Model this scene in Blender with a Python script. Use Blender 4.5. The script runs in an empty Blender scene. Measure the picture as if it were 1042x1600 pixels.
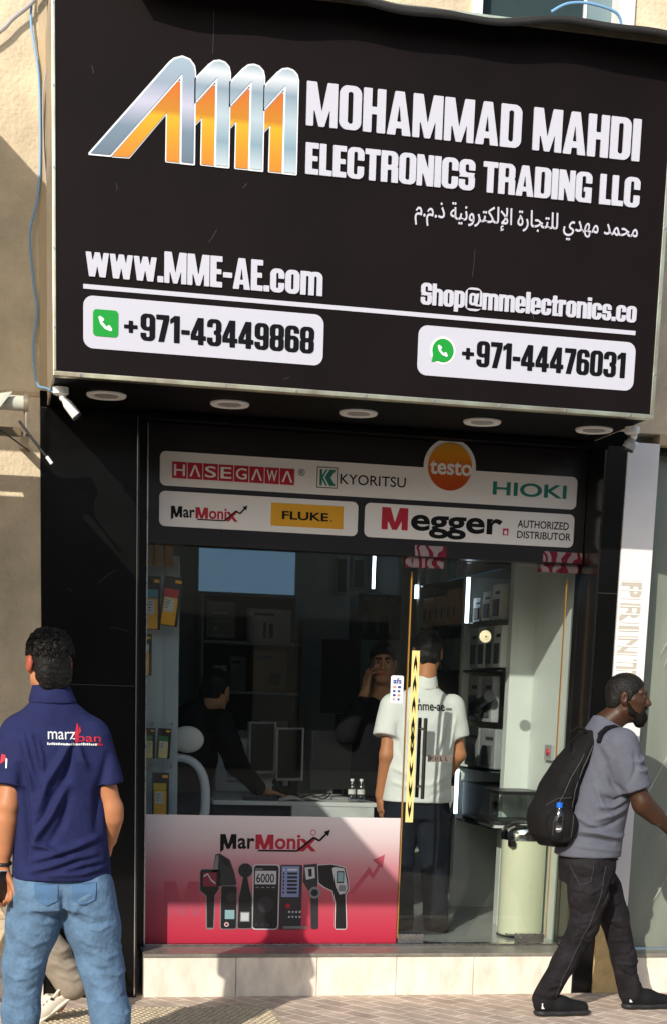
import bpy, bmesh, math, random
import numpy as np
from mathutils import Vector, Matrix

random.seed(7)
RNG = np.random.default_rng(7)
S = bpy.context.scene
COL = S.collection

# ------------------------------------------------------------------ camera, light, exposure
def camera():
    yaw, pitch, roll = map(math.radians, (12.41, -11.64, 1.86))
    r = Vector((math.cos(yaw), -math.sin(yaw), 0)); f = Vector((math.sin(yaw), math.cos(yaw), 0)); u = Vector((0, 0, 1))
    f2 = f*math.cos(pitch) + u*math.sin(pitch); u2 = u*math.cos(pitch) - f*math.sin(pitch)
    r3 = r*math.cos(roll) + u2*math.sin(roll); u3 = u2*math.cos(roll) - r*math.sin(roll)
    M = Matrix((r3, u3, -f2)).transposed().to_4x4()
    M.translation = (0, -8.5, 1.63)
    c = bpy.data.cameras.new('camera')
    c.sensor_fit = 'HORIZONTAL'; c.sensor_width = 36; c.lens = 2450/1042*36
    c.shift_y = 785/1042; c.clip_start = .05; c.clip_end = 400
    o = bpy.data.objects.new('camera', c); COL.objects.link(o); o.matrix_world = M
    S.camera = o
camera()
SUN = Vector((.68, 1, -.64)).normalized()
elev = math.asin(-SUN.z); azim = math.atan2(-SUN.x, -SUN.y)
W = bpy.data.worlds.new('World'); S.world = W; W.use_nodes = True
_n = W.node_tree.nodes; _bg = _n['Background']
_sky = _n.new('ShaderNodeTexSky'); _sky.sky_type = 'NISHITA'; _sky.sun_disc = False
_sky.sun_elevation = elev; _sky.sun_rotation = azim % (2*math.pi)
_sky.air_density = 1.0; _sky.dust_density = 1.6
W.node_tree.links.new(_sky.outputs[0], _bg.inputs[0]); _bg.inputs[1].default_value = .15
_l = bpy.data.lights.new('sun', 'SUN'); _l.energy = 3.5; _l.angle = math.radians(.5); _l.color = (1, .93, .82)
_lo = bpy.data.objects.new('sun', _l); COL.objects.link(_lo); _lo.rotation_euler = SUN.to_track_quat('-Z', 'Y').to_euler()
S.view_settings.view_transform = 'Standard'; S.view_settings.look = 'None'
S.view_settings.exposure = .36; S.view_settings.gamma = 1
S.render.engine = 'CYCLES'
S.cycles.transparent_max_bounces = 24; S.cycles.max_bounces = 10
S.cycles.use_denoising = True
S.cycles.caustics_reflective = False; S.cycles.caustics_refractive = False
S.cycles.sample_clamp_indirect = 6

# ------------------------------------------------------------------ materials
def lin(h):
    if isinstance(h, str):
        h = h.lstrip('#'); v = [int(h[i:i+2], 16)/255 for i in (0, 2, 4)]
        return tuple(x/12.92 if x <= .04045 else ((x+.055)/1.055)**2.4 for x in v)
    return tuple(h)
MATS = {}
def mat(name, col, rough=.6, metal=0, var=0, vscale=6, bump=0, bscale=40, bdist=.01, spec=.5, coat=0, stretch=None, emit=None, detail=6):
    """procedural Principled material: colour mottled by noise (var), relief by noise (bump)"""
    if name in MATS: return MATS[name]
    m = bpy.data.materials.new(name); m.use_nodes = True
    nt = m.node_tree; b = nt.nodes['Principled BSDF']; L = nt.links.new
    c = lin(col)
    b.inputs['Base Color'].default_value = (*c, 1); b.inputs['Roughness'].default_value = rough
    b.inputs['Metallic'].default_value = metal; b.inputs['Specular IOR Level'].default_value = spec
    b.inputs['Coat Weight'].default_value = coat; b.inputs['Coat Roughness'].default_value = .05
    tc = nt.nodes.new('ShaderNodeTexCoord'); src = tc.outputs['Object']
    if stretch:
        mp = nt.nodes.new('ShaderNodeMapping'); mp.inputs['Scale'].default_value = stretch
        L(src, mp.inputs[0]); src = mp.outputs[0]
    if var:
        n = nt.nodes.new('ShaderNodeTexNoise'); n.inputs['Scale'].default_value = vscale; n.inputs['Detail'].default_value = detail
        n.inputs['Roughness'].default_value = .62
        L(src, n.inputs['Vector'])
        mx = nt.nodes.new('ShaderNodeMix'); mx.data_type = 'RGBA'
        mx.inputs[6].default_value = (*[x*(1-var) for x in c], 1); mx.inputs[7].default_value = (*[min(1, x*(1+var)) for x in c], 1)
        mr = nt.nodes.new('ShaderNodeMapRange'); mr.inputs[1].default_value = .3; mr.inputs[2].default_value = .7
        L(n.outputs[0], mr.inputs[0]); L(mr.outputs[0], mx.inputs[0]); L(mx.outputs[2], b.inputs['Base Color'])
        rr = nt.nodes.new('ShaderNodeMapRange'); rr.inputs[3].default_value = max(.02, rough-.08); rr.inputs[4].default_value = min(1, rough+.08)
        L(n.outputs[0], rr.inputs[0]); L(rr.outputs[0], b.inputs['Roughness'])
    if bump:
        n2 = nt.nodes.new('ShaderNodeTexNoise'); n2.inputs['Scale'].default_value = bscale; n2.inputs['Detail'].default_value = 4
        L(src, n2.inputs['Vector'])
        bp = nt.nodes.new('ShaderNodeBump'); bp.inputs['Strength'].default_value = bump; bp.inputs['Distance'].default_value = bdist
        L(n2.outputs[0], bp.inputs['Height']); L(bp.outputs[0], b.inputs['Normal'])
    if emit:
        b.inputs['Emission Color'].default_value = (*lin(emit[0]), 1); b.inputs['Emission Strength'].default_value = emit[1]
    MATS[name] = m
    return m

def glass_mat(name, tint, rough=0.0, refl=1.0):
    m = bpy.data.materials.new(name); m.use_nodes = True; nt = m.node_tree; L = nt.links.new
    nt.nodes.remove(nt.nodes['Principled BSDF']); out = nt.nodes['Material Output']
    m.use_transparent_shadow = True
    t = nt.nodes.new('ShaderNodeBsdfTransparent'); t.inputs[0].default_value = (*tint, 1)
    g = nt.nodes.new('ShaderNodeBsdfGlossy'); g.inputs['Roughness'].default_value = rough
    ge = nt.nodes.new('ShaderNodeNewGeometry'); dt = nt.nodes.new('ShaderNodeVectorMath'); dt.operation = 'DOT_PRODUCT'
    L(ge.outputs['Normal'], dt.inputs[0]); L(ge.outputs['Incoming'], dt.inputs[1])
    def ma(op, a, c, clamp=False):
        q = nt.nodes.new('ShaderNodeMath'); q.operation = op; q.use_clamp = clamp
        for k, v in enumerate((a, c)):
            if v is None: continue
            if hasattr(v, 'is_linked'): L(v, q.inputs[k])
            else: q.inputs[k].default_value = v
        return q.outputs[0]
    # Schlick reflectance of one face of a thin pane, the same from either side
    c1 = ma('ABSOLUTE', dt.outputs['Value'], None); c2 = ma('SUBTRACT', 1.0, c1, True)
    mm_out = ma('MULTIPLY', ma('ADD', ma('MULTIPLY', ma('POWER', c2, 5.0), .96), .04), refl, True)
    x = nt.nodes.new('ShaderNodeMixShader'); L(mm_out, x.inputs[0])
    L(t.outputs[0], x.inputs[1]); L(g.outputs[0], x.inputs[2]); L(x.outputs[0], out.inputs[0])
    MATS[name] = m
    return m

# ------------------------------------------------------------------ objects
def wloc(o):
    v = Vector((0, 0, 0))
    while o is not None: v += o.location; o = o.parent
    return v
def tag(o, label=None, cat=None, group=None, kind=None):
    if label: o['label'] = label
    if cat: o['category'] = cat
    if group: o['group'] = group
    if kind: o['kind'] = kind
    return o
def thing(name, label, cat, loc, group=None):
    o = bpy.data.objects.new(name, None); COL.objects.link(o); o.location = loc; o.empty_display_size = .1
    return tag(o, label, cat, group)
def link_mesh(name, me, mats, parent=None, smooth=False):
    """me is in world coordinates; it is shifted to the parent's origin"""
    if parent is not None:
        v = wloc(parent); me.transform(Matrix.Translation(-v))
    o = bpy.data.objects.new(name, me); COL.objects.link(o); o.parent = parent
    for m in (mats if isinstance(mats, (list, tuple)) else [mats]): me.materials.append(m)
    if smooth:
        me.polygons.foreach_set('use_smooth', [True]*len(me.polygons))
    return o
class MB:
    """collects shapes into one bmesh"""
    def __init__(s): s.b = bmesh.new(); s.mi = 0
    def _t(s, vs, M=None):
        if M is not None: bmesh.ops.transform(s.b, matrix=M, verts=vs)
    def _mi(s, n0):
        if s.mi:
            s.b.faces.ensure_lookup_table()
            for f in s.b.faces[n0:]: f.material_index = s.mi
    def box(s, x0, y0, z0, x1, y1, z1, bev=0, M=None, seg=2):
        n0 = len(s.b.faces)
        r = bmesh.ops.create_cube(s.b, size=1); vs = r['verts']
        for v in vs:
            v.co = ((x0+x1)/2+v.co.x*(x1-x0), (y0+y1)/2+v.co.y*(y1-y0), (z0+z1)/2+v.co.z*(z1-z0))
        if bev:
            es = list({e for v in vs for e in v.link_edges})
            rb = bmesh.ops.bevel(s.b, geom=es, offset=bev, segments=seg, affect='EDGES', profile=.7)
            vs = list({v for f in rb['faces'] for v in f.verts} | {v for v in vs if v.is_valid})
        s._t(vs, M); s._mi(n0)
        return s
    def cyl(s, p0, p1, r0, r1=None, n=20, cap=True, M=None):
        n0 = len(s.b.faces)
        p0, p1 = Vector(p0), Vector(p1); d = p1-p0
        r = bmesh.ops.create_cone(s.b, cap_ends=cap, segments=n, radius1=r0, radius2=r0 if r1 is None else r1, depth=d.length)
        bmesh.ops.transform(s.b, matrix=Matrix.Translation((p0+p1)/2) @ d.to_track_quat('Z', 'Y').to_matrix().to_4x4(), verts=r['verts'])
        s._t(r['verts'], M); s._mi(n0)
        return s
    def ball(s, c, r, sc=(1, 1, 1), n=16, M=None):
        n0 = len(s.b.faces)
        q = bmesh.ops.create_uvsphere(s.b, u_segments=n, v_segments=max(6, n//2), radius=r)
        for v in q['verts']: v.co = (c[0]+v.co.x*sc[0], c[1]+v.co.y*sc[1], c[2]+v.co.z*sc[2])
        s._t(q['verts'], M); s._mi(n0)
        return s
    def tube(s, pts, r, n=8, closed=False):
        n0 = len(s.b.faces)
        P = [Vector(p) for p in pts]; rings = []; N = len(P)
        ref = Vector((0, 0, 1)); 
        for i, p in enumerate(P):
            a = P[i-1] if i else (P[-1] if closed else P[0]); c = P[(i+1) % N] if (i < N-1 or closed) else P[-1]
            t = (c-a).normalized()
            if abs(t.dot(ref)) > .95: ref = Vector((1, 0, 0)) if abs(t.x) < .9 else Vector((0, 1, 0))
            u = t.cross(ref).normalized(); w = u.cross(t).normalized(); ref = w
            rr = r[i] if isinstance(r, (list, tuple)) else r
            rings.append([s.b.verts.new(p+u*math.cos(2*math.pi*k/n)*rr+w*math.sin(2*math.pi*k/n)*rr) for k in range(n)])
        for i in range(N if closed else N-1):
            A, B = rings[i], rings[(i+1) % N]
            for k in range(n): s.b.faces.new((A[k], A[(k+1) % n], B[(k+1) % n], B[k]))
        if not closed:
            s.b.faces.new(rings[0][::-1]); s.b.faces.new(rings[-1])
        s._mi(n0)
        return s
    def lathe(s, prof, c, n=28, M=None):
        """prof: list of (radius, z) from bottom to top"""
        n0 = len(s.b.faces); rings = []; vs = []
        for r, z in prof:
            ring = [s.b.verts.new((c[0]+r*math.cos(2*math.pi*k/n), c[1]+r*math.sin(2*math.pi*k/n), c[2]+z)) for k in range(n)]
            rings.append(ring); vs += ring
        for A, B in zip(rings, rings[1:]):
            for k in range(n): s.b.faces.new((A[k], A[(k+1) % n], B[(k+1) % n], B[k]))
        s.b.faces.new(rings[0][::-1]); s.b.faces.new(rings[-1])
        s._t(vs, M); s._mi(n0)
        return s
    def grid(s, fn, nu, nv, thick=None):
        n0 = len(s.b.faces)
        V = [[s.b.verts.new(fn(i/nu, j/nv)) for j in range(nv+1)] for i in range(nu+1)]
        for i in range(nu):
            for j in range(nv): s.b.faces.new((V[i][j], V[i+1][j], V[i+1][j+1], V[i][j+1]))
        s._mi(n0)
        return s
    def prism(s, poly, fn, t0, t1):
        """convex/simple polygon in (a,b), placed by fn(a,b,t), between t0 and t1"""
        n0 = len(s.b.faces)
        A = [s.b.verts.new(fn(a, b, t0)) for a, b in poly]; B = [s.b.verts.new(fn(a, b, t1)) for a, b in poly]; n = len(poly)
        s.b.faces.new(A[::-1]); s.b.faces.new(B)
        for k in range(n): s.b.faces.new((A[k], A[(k+1) % n], B[(k+1) % n], B[k]))
        s._mi(n0)
        return s
    def build(s, name, mats, parent=None, smooth=False, bev=0):
        bmesh.ops.recalc_face_normals(s.b, faces=s.b.faces[:])
        me = bpy.data.meshes.new(name); s.b.to_mesh(me); s.b.free()
        o = link_mesh(name, me, mats, parent, False)
        if smooth:
            me.set_sharp_from_angle(angle=math.radians(38)) if hasattr(me, 'set_sharp_from_angle') else None
            me.polygons.foreach_set('use_smooth', [True]*len(me.polygons))
        return o

# ------------------------------------------------------------------ flat art: lettering and marks as thin plates
def curve_mesh(c):
    o = bpy.data.objects.new('t', c)
    me = bpy.data.meshes.new_from_object(o)
    bpy.data.objects.remove(o); bpy.data.curves.remove(c)
    return me
def loops_mesh(loops, t):
    c = bpy.data.curves.new('t', 'CURVE'); c.dimensions = '2D'; c.fill_mode = 'BOTH'; c.extrude = t/2
    for lp in loops:
        s = c.splines.new('POLY'); s.points.add(len(lp)-1); s.use_cyclic_u = True
        s.points.foreach_set('co', np.array([(x, y, 0, 1) for x, y in lp], 'f').ravel())
    return curve_mesh(c)
def text_mesh(txt, t, off=0.0, space=1.0):
    c = bpy.data.curves.new('t', 'FONT'); c.body = txt; c.extrude = t/2; c.offset = off; c.space_character = space; c.resolution_u = 6
    return curve_mesh(c)
def coords(me):
    a = np.empty(len(me.vertices)*3, 'f'); me.vertices.foreach_get('co', a); return a.reshape(-1, 3)
def setco(me, a): me.vertices.foreach_set('co', np.ascontiguousarray(a, 'f').ravel()); me.update()
def wallfn(y):        # upright plane facing the street at depth y: (x, z, height off the plane)
    return lambda a: np.stack([a[:, 0], y-a[:, 2], a[:, 1]], -1)
def place(me, fn, t):
    a = coords(me); a[:, 2] += t/2; setco(me, fn(a)); return me
def plate(name, loops, fn, m, parent, t=.002, base=0):
    me = loops_mesh(loops, t); a = coords(me); a[:, 2] += base; setco(me, a)
    return link_mesh(name, place(me, fn, t), m, parent)
def fit(me, x0, x1, z0, z1):
    a = coords(me); lo, hi = a.min(0), a.max(0)
    a[:, 0] = x0+(a[:, 0]-lo[0])/(hi[0]-lo[0])*(x1-x0); a[:, 1] = z0+(a[:, 1]-lo[1])/(hi[1]-lo[1])*(z1-z0)
    setco(me, a); return me
def lettering(txt, x0, x1, z0, z1, fn, m, parent, t=.002, off=0.0, base=0, name='lettering', space=1.0):
    me = text_mesh(txt, t, off, space); fit(me, x0, x1, z0, z1)
    a = coords(me); a[:, 2] += base; setco(me, a)
    return link_mesh(name, place(me, fn, t), m, parent)
def rrect(x0, x1, z0, z1, r, n=6):
    p = []
    for cx, cz, a0 in ((x1-r, z1-r, 0), (x0+r, z1-r, 90), (x0+r, z0+r, 180), (x1-r, z0+r, 270)):
        for k in range(n+1):
            a = math.radians(a0+90*k/n); p.append((cx+r*math.cos(a), cz+r*math.sin(a)))
    return p
def circ(cx, cz, r, n=36, sz=1): return [(cx+r*math.cos(2*math.pi*k/n), cz+sz*r*math.sin(2*math.pi*k/n)) for k in range(n)]
def rect(x0, x1, z0, z1): return [(x0, z0), (x1, z0), (x1, z1), (x0, z1)]

# heavy condensed sign lettering: glyphs as 2-D distance fields, traced to outlines
def gbox(X, Y, x0, y0, x1, y1, r=0.0):
    dx = np.abs(X-(x0+x1)/2)-(x1-x0)/2+r; dy = np.abs(Y-(y0+y1)/2)-(y1-y0)/2+r
    return np.hypot(np.maximum(dx, 0), np.maximum(dy, 0))+np.minimum(np.maximum(dx, dy), 0)-r
def gring(X, Y, x0, y0, x1, y1, s=.195, b=.13, r=.19):
    return np.maximum(gbox(X, Y, x0, y0, x1, y1, r), -gbox(X, Y, x0+s, y0+b, x1-s, y1-b, min(.065, max(0, (x1-x0)/2-s))))
def gpoly(X, Y, P):
    d = np.full_like(X, -9.0); n = len(P); ar = sum(P[i][0]*P[(i+1) % n][1]-P[(i+1) % n][0]*P[i][1] for i in range(n))
    for i in range(n):
        a, b = P[i], P[(i+1) % n]; ex, ey = b[0]-a[0], b[1]-a[1]; l = math.hypot(ex, ey)
        k = ((X-a[0])*ey-(Y-a[1])*ex)/l
        d = np.maximum(d, k if ar > 0 else -k)
    return d
def U(*a):
    r = a[0]
    for b in a[1:]: r = np.minimum(r, b)
    return r
def D(a, *bs):
    for b in bs: a = np.maximum(a, -b)
    return a
H_ = .77
def glyph(ch, X, Y):
    B = lambda *a: gbox(X, Y, *a); R = lambda *a, **k: gring(X, Y, *a, **k); P = lambda *p: gpoly(X, Y, p)
    def arch(x0, x1, h=H_): return np.maximum(R(x0, -.6, x1, h, s=.185, b=.14), -Y)
    def Sg(w, h): return D(U(R(0, h*.43, w, h, s=.19, b=h*.15), R(0, 0, w, h*.57, s=.19, b=h*.15)), B(w*.5, h*.42, w+.1, h*.44), B(w*.46, h*.57, w+.1, h*.66), B(-.1, h*.34, w*.54, h*.43))
    g = {
     'A': lambda: (.58, D(P((0, 0), (.58, 0), (.40, 1), (.18, 1)), P((.19, -.1), (.215, .16), (.365, .16), (.39, -.1)), P((.232, .3), (.348, .3), (.29, .76)))),
     'C': lambda: (.52, D(R(0, 0, .52, 1), B(.26, .40, .7, .60))),
     'D': lambda: (.53, U(R(0, 0, .53, 1), B(0, 0, .19, 1))),
     'E': lambda: (.40, U(B(0, 0, .20, 1), B(0, .83, .40, 1), B(0, .43, .37, .58), B(0, 0, .40, .17))),
     'G': lambda: (.53, U(D(R(0, 0, .53, 1), B(.26, .50, .7, .64)), B(.28, .36, .53, .5), B(.40, 0, .53, .4))),
     'H': lambda: (.54, U(B(0, 0, .2, 1), B(.34, 0, .54, 1), B(.1, .42, .44, .58))),
     'I': lambda: (.20, B(0, 0, .2, 1)),
     'L': lambda: (.38, U(B(0, 0, .2, 1), B(0, 0, .38, .17))),
     'M': lambda: (.74, U(B(0, 0, .165, 1), B(.575, 0, .74, 1), P((.0, 1), (.235, 1), (.425, 0), (.305, 0)), P((.74, 1), (.505, 1), (.315, 0), (.435, 0)))),
     'N': lambda: (.53, U(B(0, 0, .165, 1), B(.365, 0, .53, 1), P((.0, 1), (.2, 1), (.53, 0), (.33, 0)))),
     'O': lambda: (.53, R(0, 0, .53, 1)),
     'R': lambda: (.54, U(B(0, 0, .2, 1), D(R(0, .42, .53, 1, s=.19), B(-1, .4, .1, .5)), D(R(.05, -.5, .54, .54, s=.2, r=.1), B(-1, -1, .3, .4), B(-1, -1, 1, 0)))),
     'S': lambda: (.51, Sg(.51, 1)),
     'T': lambda: (.47, U(B(.135, 0, .335, 1), B(0, .83, .47, 1))),
     'w': lambda: (.76, U(P((0, H_), (.17, H_), (.30, 0), (.11, 0)), P((.11, 0), (.30, 0), (.46, H_), (.30, H_)), P((.30, H_), (.46, H_), (.65, 0), (.46, 0)), P((.46, 0), (.65, 0), (.76, H_), (.59, H_)))),
     'o': lambda: (.49, R(0, 0, .49, H_)), 'c': lambda: (.48, D(R(0, 0, .48, H_), B(.25, .31, .7, .46))),
     'e': lambda: (.49, D(U(R(0, 0, .49, H_), B(.08, .32, .45, .43)), B(.25, .21, .7, .315))),
     'm': lambda: (.76, U(B(0, 0, .18, H_), arch(0, .47), arch(.285, .76))),
     'n': lambda: (.49, U(B(0, 0, .18, H_), arch(0, .49))), 'h': lambda: (.49, U(B(0, 0, .18, 1), arch(0, .49))),
     'p': lambda: (.49, U(R(0, 0, .49, H_), B(0, -.2, .185, H_))), 'l': lambda: (.19, B(0, 0, .19, 1)),
     'i': lambda: (.19, U(B(0, 0, .19, H_), B(0, .85, .19, 1))), 'r': lambda: (.34, U(B(0, 0, .185, H_), B(.1, H_-.2, .34, H_, .03))),
     't': lambda: (.32, U(B(.06, 0, .245, .94), B(0, .6, .32, .74), B(.06, 0, .32, .13))), 's': lambda: (.46, Sg(.46, H_)),
     '@': lambda: (.80, U(D(R(0, -.1, .8, .97, s=.09, b=.09, r=.3), B(.45, .02, .9, .13)), R(.2, .16, .53, .72, s=.11, b=.1, r=.13), P((.46, .16), (.57, .16), (.65, .72), (.54, .72)), B(.5, .13, .75, .21))),
     '0': lambda: (.52, R(0, 0, .52, 1)), '1': lambda: (.36, U(B(.14, 0, .34, 1), P((0, .70), (.16, .80), (.2, 1), (.16, 1), (0, .86)))),
     '3': lambda: (.52, D(U(R(0, .43, .52, 1), R(0, 0, .52, .57)), B(-.1, .30, .25, .70), B(-.1, .35, .19, .64))),
     '4': lambda: (.55, D(U(B(.27, 0, .46, 1), P((0, .17), (.55, .17), (.55, .33), (0, .33)), P((0, .17), (0, .38), (.25, 1), (.46, 1), (.46, .17))), P((.17, .33), (.27, .33), (.27, .66)))),
     '6': lambda: (.52, U(R(0, 0, .52, .62), D(R(0, 0, .52, 1), B(.26, .25, .8, .72)))),
     '7': lambda: (.46, U(B(0, .83, .46, 1), P((.08, 0), (.28, 0), (.46, .84), (.26, .86)))),
     '8': lambda: (.52, U(R(0, .43, .52, 1), R(0, 0, .52, .57))),
     '9': lambda: (.52, U(R(0, .38, .52, 1), D(R(0, 0, .52, 1), B(-.3, .28, .26, .75)))),
     '+': lambda: (.46, U(B(0, .42, .46, .56), B(.16, .26, .30, .72))), '-': lambda: (.30, B(0, .34, .30, .50)),
     '.': lambda: (.19, B(0, 0, .19, .19)), ' ': lambda: (.2, np.full_like(X, 9.0)),
    }
    return g[ch]()
def trace(F, x0, y0, h):
    """marching squares: closed outlines of F<0 (row index = y)"""
    ins = F < 0; nxt = {}; ny, nx = F.shape
    code = ins[:-1, :-1]*1+ins[:-1, 1:]*2+ins[1:, 1:]*4+ins[1:, :-1]*8
    T = {1: [(3, 0)], 2: [(0, 1)], 3: [(3, 1)], 4: [(1, 2)], 5: [(3, 0), (1, 2)], 6: [(0, 2)], 7: [(3, 2)], 8: [(2, 3)], 9: [(2, 0)], 10: [(0, 1), (2, 3)], 11: [(2, 1)], 12: [(1, 3)], 13: [(1, 0)], 14: [(0, 3)]}
    def key(j, i, e): return [(j, i, 0), (j, i+1, 1), (j+1, i, 0), (j, i, 1)][e]
    def pt(k):
        j, i, d = k; a = F[j, i]; b = F[j, i+1] if d == 0 else F[j+1, i]; t = a/(a-b)
        return (x0+(i+(t if d == 0 else 0))*h, y0+(j+(t if d == 1 else 0))*h)
    for j, i in zip(*np.nonzero((code > 0) & (code < 15))):
        for a, b in T[int(code[j, i])]: nxt[key(j, i, a)] = key(j, i, b)
    loops = []
    while nxt:
        k0, k = next(iter(nxt.items())); lp = [k0]
        del nxt[k0]
        while k != k0:
            lp.append(k); k = nxt.pop(k)
        p = np.array([pt(q) for q in lp])
        keep = []; n = len(p)                    # drop points on straight runs
        last = p[-1]
        for q in range(n):
            a, b, c = last, p[q], p[(q+1) % n]
            if abs((b[0]-a[0])*(c[1]-a[1])-(b[1]-a[1])*(c[0]-a[0])) > .02*h*np.hypot(*(c-a)): keep.append(q); last = b
        if len(keep) > 2: loops.append(p[keep])
    return loops
_GC = {}
def block(txt, gap=.04, h=1/44):
    out = []; x = 0
    for ch in txt:
        if ch not in _GC:
            xs = np.arange(-.08, .95, h); ys = np.arange(-.3, 1.1, h); X, Y = np.meshgrid(xs, ys)
            w, F = glyph(ch, X, Y); _GC[ch] = (w, [] if ch == ' ' else trace(F-.005, -.08, -.3, h))
        w, lps = _GC[ch]
        out += [l+np.array([x, 0]) for l in lps]; x += w+gap
    return out, x-gap
def block_text(txt, x0, x1, z0, z1, fn, m, parent, t=.004, base=0, name='lettering', gap=.04):
    """z0..z1 is baseline..cap height"""
    lps, w = block(txt, gap)
    lps = [np.stack([x0+l[:, 0]/w*(x1-x0), z0+l[:, 1]*(z1-z0)], -1) for l in lps]
    return plate(name, lps, fn, m, parent, t, base)
# ------------------------------------------------------------------ the setting
def brick_mat(name, c1, c2, mortar, scale, rot, w=.5, hgt=.25, msize=.02, rough=.8):
    m = bpy.data.materials.new(name); m.use_nodes = True; nt = m.node_tree; L = nt.links.new; b = nt.nodes['Principled BSDF']
    tc = nt.nodes.new('ShaderNodeTexCoord'); mp = nt.nodes.new('ShaderNodeMapping'); mp.inputs['Rotation'].default_value = (0, 0, math.radians(rot))
    L(tc.outputs['Object'], mp.inputs[0])
    br = nt.nodes.new('ShaderNodeTexBrick'); br.inputs['Color1'].default_value = (*lin(c1), 1); br.inputs['Color2'].default_value = (*lin(c2), 1)
    br.inputs['Mortar'].default_value = (*lin(mortar), 1); br.inputs['Scale'].default_value = scale; br.inputs['Mortar Size'].default_value = msize
    br.inputs['Brick Width'].default_value = w; br.inputs['Row Height'].default_value = hgt; br.inputs['Mortar Smooth'].default_value = .3
    L(mp.outputs[0], br.inputs['Vector'])
    n = nt.nodes.new('ShaderNodeTexNoise'); n.inputs['Scale'].default_value = 5; n.inputs['Detail'].default_value = 9; n.inputs['Roughness'].default_value = .7; L(tc.outputs['Object'], n.inputs['Vector'])
    mr = nt.nodes.new('ShaderNodeMapRange'); mr.inputs[1].default_value = .3; mr.inputs[2].default_value = .7; mr.inputs[3].default_value = .62; mr.inputs[4].default_value = 1.25; L(n.outputs[0], mr.inputs[0])
    mx = nt.nodes.new('ShaderNodeMix'); mx.data_type = 'RGBA'; mx.blend_type = 'MULTIPLY'; mx.inputs[0].default_value = 1
    L(br.outputs[0], mx.inputs[6]); L(mr.outputs[0], mx.inputs[7]); L(mx.outputs[2], b.inputs['Base Color'])
    b.inputs['Roughness'].default_value = rough
    bp = nt.nodes.new('ShaderNodeBump'); bp.inputs['Strength'].default_value = .5; bp.inputs['Distance'].default_value = .006
    L(mx.outputs[2], bp.inputs['Height']); L(bp.outputs[0], b.inputs['Normal'])
    MATS[name] = m
    return m
M = MATS
brick_mat('paver', '#c6b2a1', '#b39e8f', '#e6dccb', 1, 57, w=.21, hgt=.105, msize=.006)
brick_mat('road_paver', '#9d958a', '#8f877d', '#b5aa9a', 1, 12, w=.2, hgt=.1, msize=.006)
mat('tactile', '#b9ab92', .8, var=.25, vscale=22)
mat('stucco', '#cfbfa3', .88, var=.2, vscale=3.5, bump=.75, bscale=48, bdist=.010)
mat('stucco_fine', '#bca888', .85, var=.1, vscale=4, bump=.35, bscale=80, bdist=.006)
mat('stone', '#e3dacb', .65, var=.2, vscale=11, bump=.3, bscale=60, bdist=.003, stretch=(1, 1, .45))
mat('stone_edge', '#7d7970', .35, var=.25, vscale=20)
mat('black_panel', (.004, .004, .0042), .2, spec=.28, var=.2, vscale=3)
mat('black_metal', (.008, .008, .009), .3, spec=.3)
mat('chrome', (.8, .8, .78), .12, 1)
mat('steel', (.55, .54, .52), .28, 1, var=.15, vscale=30)
mat('gold_trim', (1.0, .74, .50), .3, 1, var=.35, vscale=5, stretch=(1, 1, 1))
mat('white_paint', (.78, .77, .75), .5, var=.05, vscale=8)
mat('white_plastic', (.8, .8, .8), .35)
mat('grey_plastic', (.32, .32, .32), .4)
mat('black_plastic', (.012, .012, .013), .38)
mat('rubber', (.01, .01, .01), .7, bump=.3, bscale=60)
mat('blue_cable', (.18, .38, .62), .45)
mat('grey_cable', (.36, .34, .33), .5)


glass_mat('clear_glass', (.95, .97, .97)); glass_mat('shop_glass', (.93, .95, .945)); glass_mat('door_glass', (.93, .955, .945))
mat('window_dark', (.03, .05, .055), .5, spec=.08, var=.2, vscale=2)

# ground, road
mb = MB(); mb.box(-30, -2.6, -.3, 40, 8, 0); o = mb.build('pavement', M['paver']); tag(o, kind='structure')
mb = MB(); mb.box(-30, -2.75, -.3, 40, -2.604, .004, .01); o = mb.build('kerb', M['stone']); tag(o, kind='structure')
mb = MB(); mb.box(-120, -120, -.5, 120, -2.754, -.13); o = mb.build('road', M['road_paver']); tag(o, kind='structure')
mb = MB(); mb.box(-30, -21, -.3, 40, -10.6, -.01); o = mb.build('far_pavement', M['paver']); tag(o, kind='structure')
# tactile strip: rows of truncated studs on a thin slab
mb = MB(); mb.box(-1.2, -1.15, .0, 1.40, -.60, .006, .002)
for i in range(74):
    for j in range(16):
        x = -1.18+i*.0352+(.0176 if j % 2 else 0); y = -1.13+j*.0345
        if x < 1.385: mb.cyl((x, y, .006), (x, y, .013), .0125, .009, 8)
o = mb.build('tactile_paving', M['tactile']); tag(o, kind='structure')

# building wall: everything that is wall plane around the shopfront (plane y = -.28)
WY = -.28
bld = thing('building', 'cream rough rendered upper building behind the black signboard, with a white framed window', 'building', (0, WY, 0))
mb = MB()
mb.box(-6, WY, 0, .245, .02, 3.02)                 # left of the shop
mb.box(-6, WY, 3.02, 2.335, .02, 7.5)               # above, left of the window
mb.box(3.176, WY, 3.02, 9, .02, 7.5)                # above, right of the window
mb.box(2.335, WY, 3.02, 3.176, .02, 4.55)            # under the window
mb.box(2.335, WY, 6.2, 3.176, .02, 7.5)
mb.build('wall', M['stucco'], bld)
mb = MB()
for k, z in enumerate((.42, 2.99)):
    mb.box(-6, WY-.006, z, .244, WY-.001, z+.018)
mb.build('plaster_line', M['stucco_fine'], bld)
mb = MB(); mb.box(-6, WY-.03, 0, .245, WY-.001, .11, .006); mb.build('plinth', M['stone'], bld)
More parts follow.
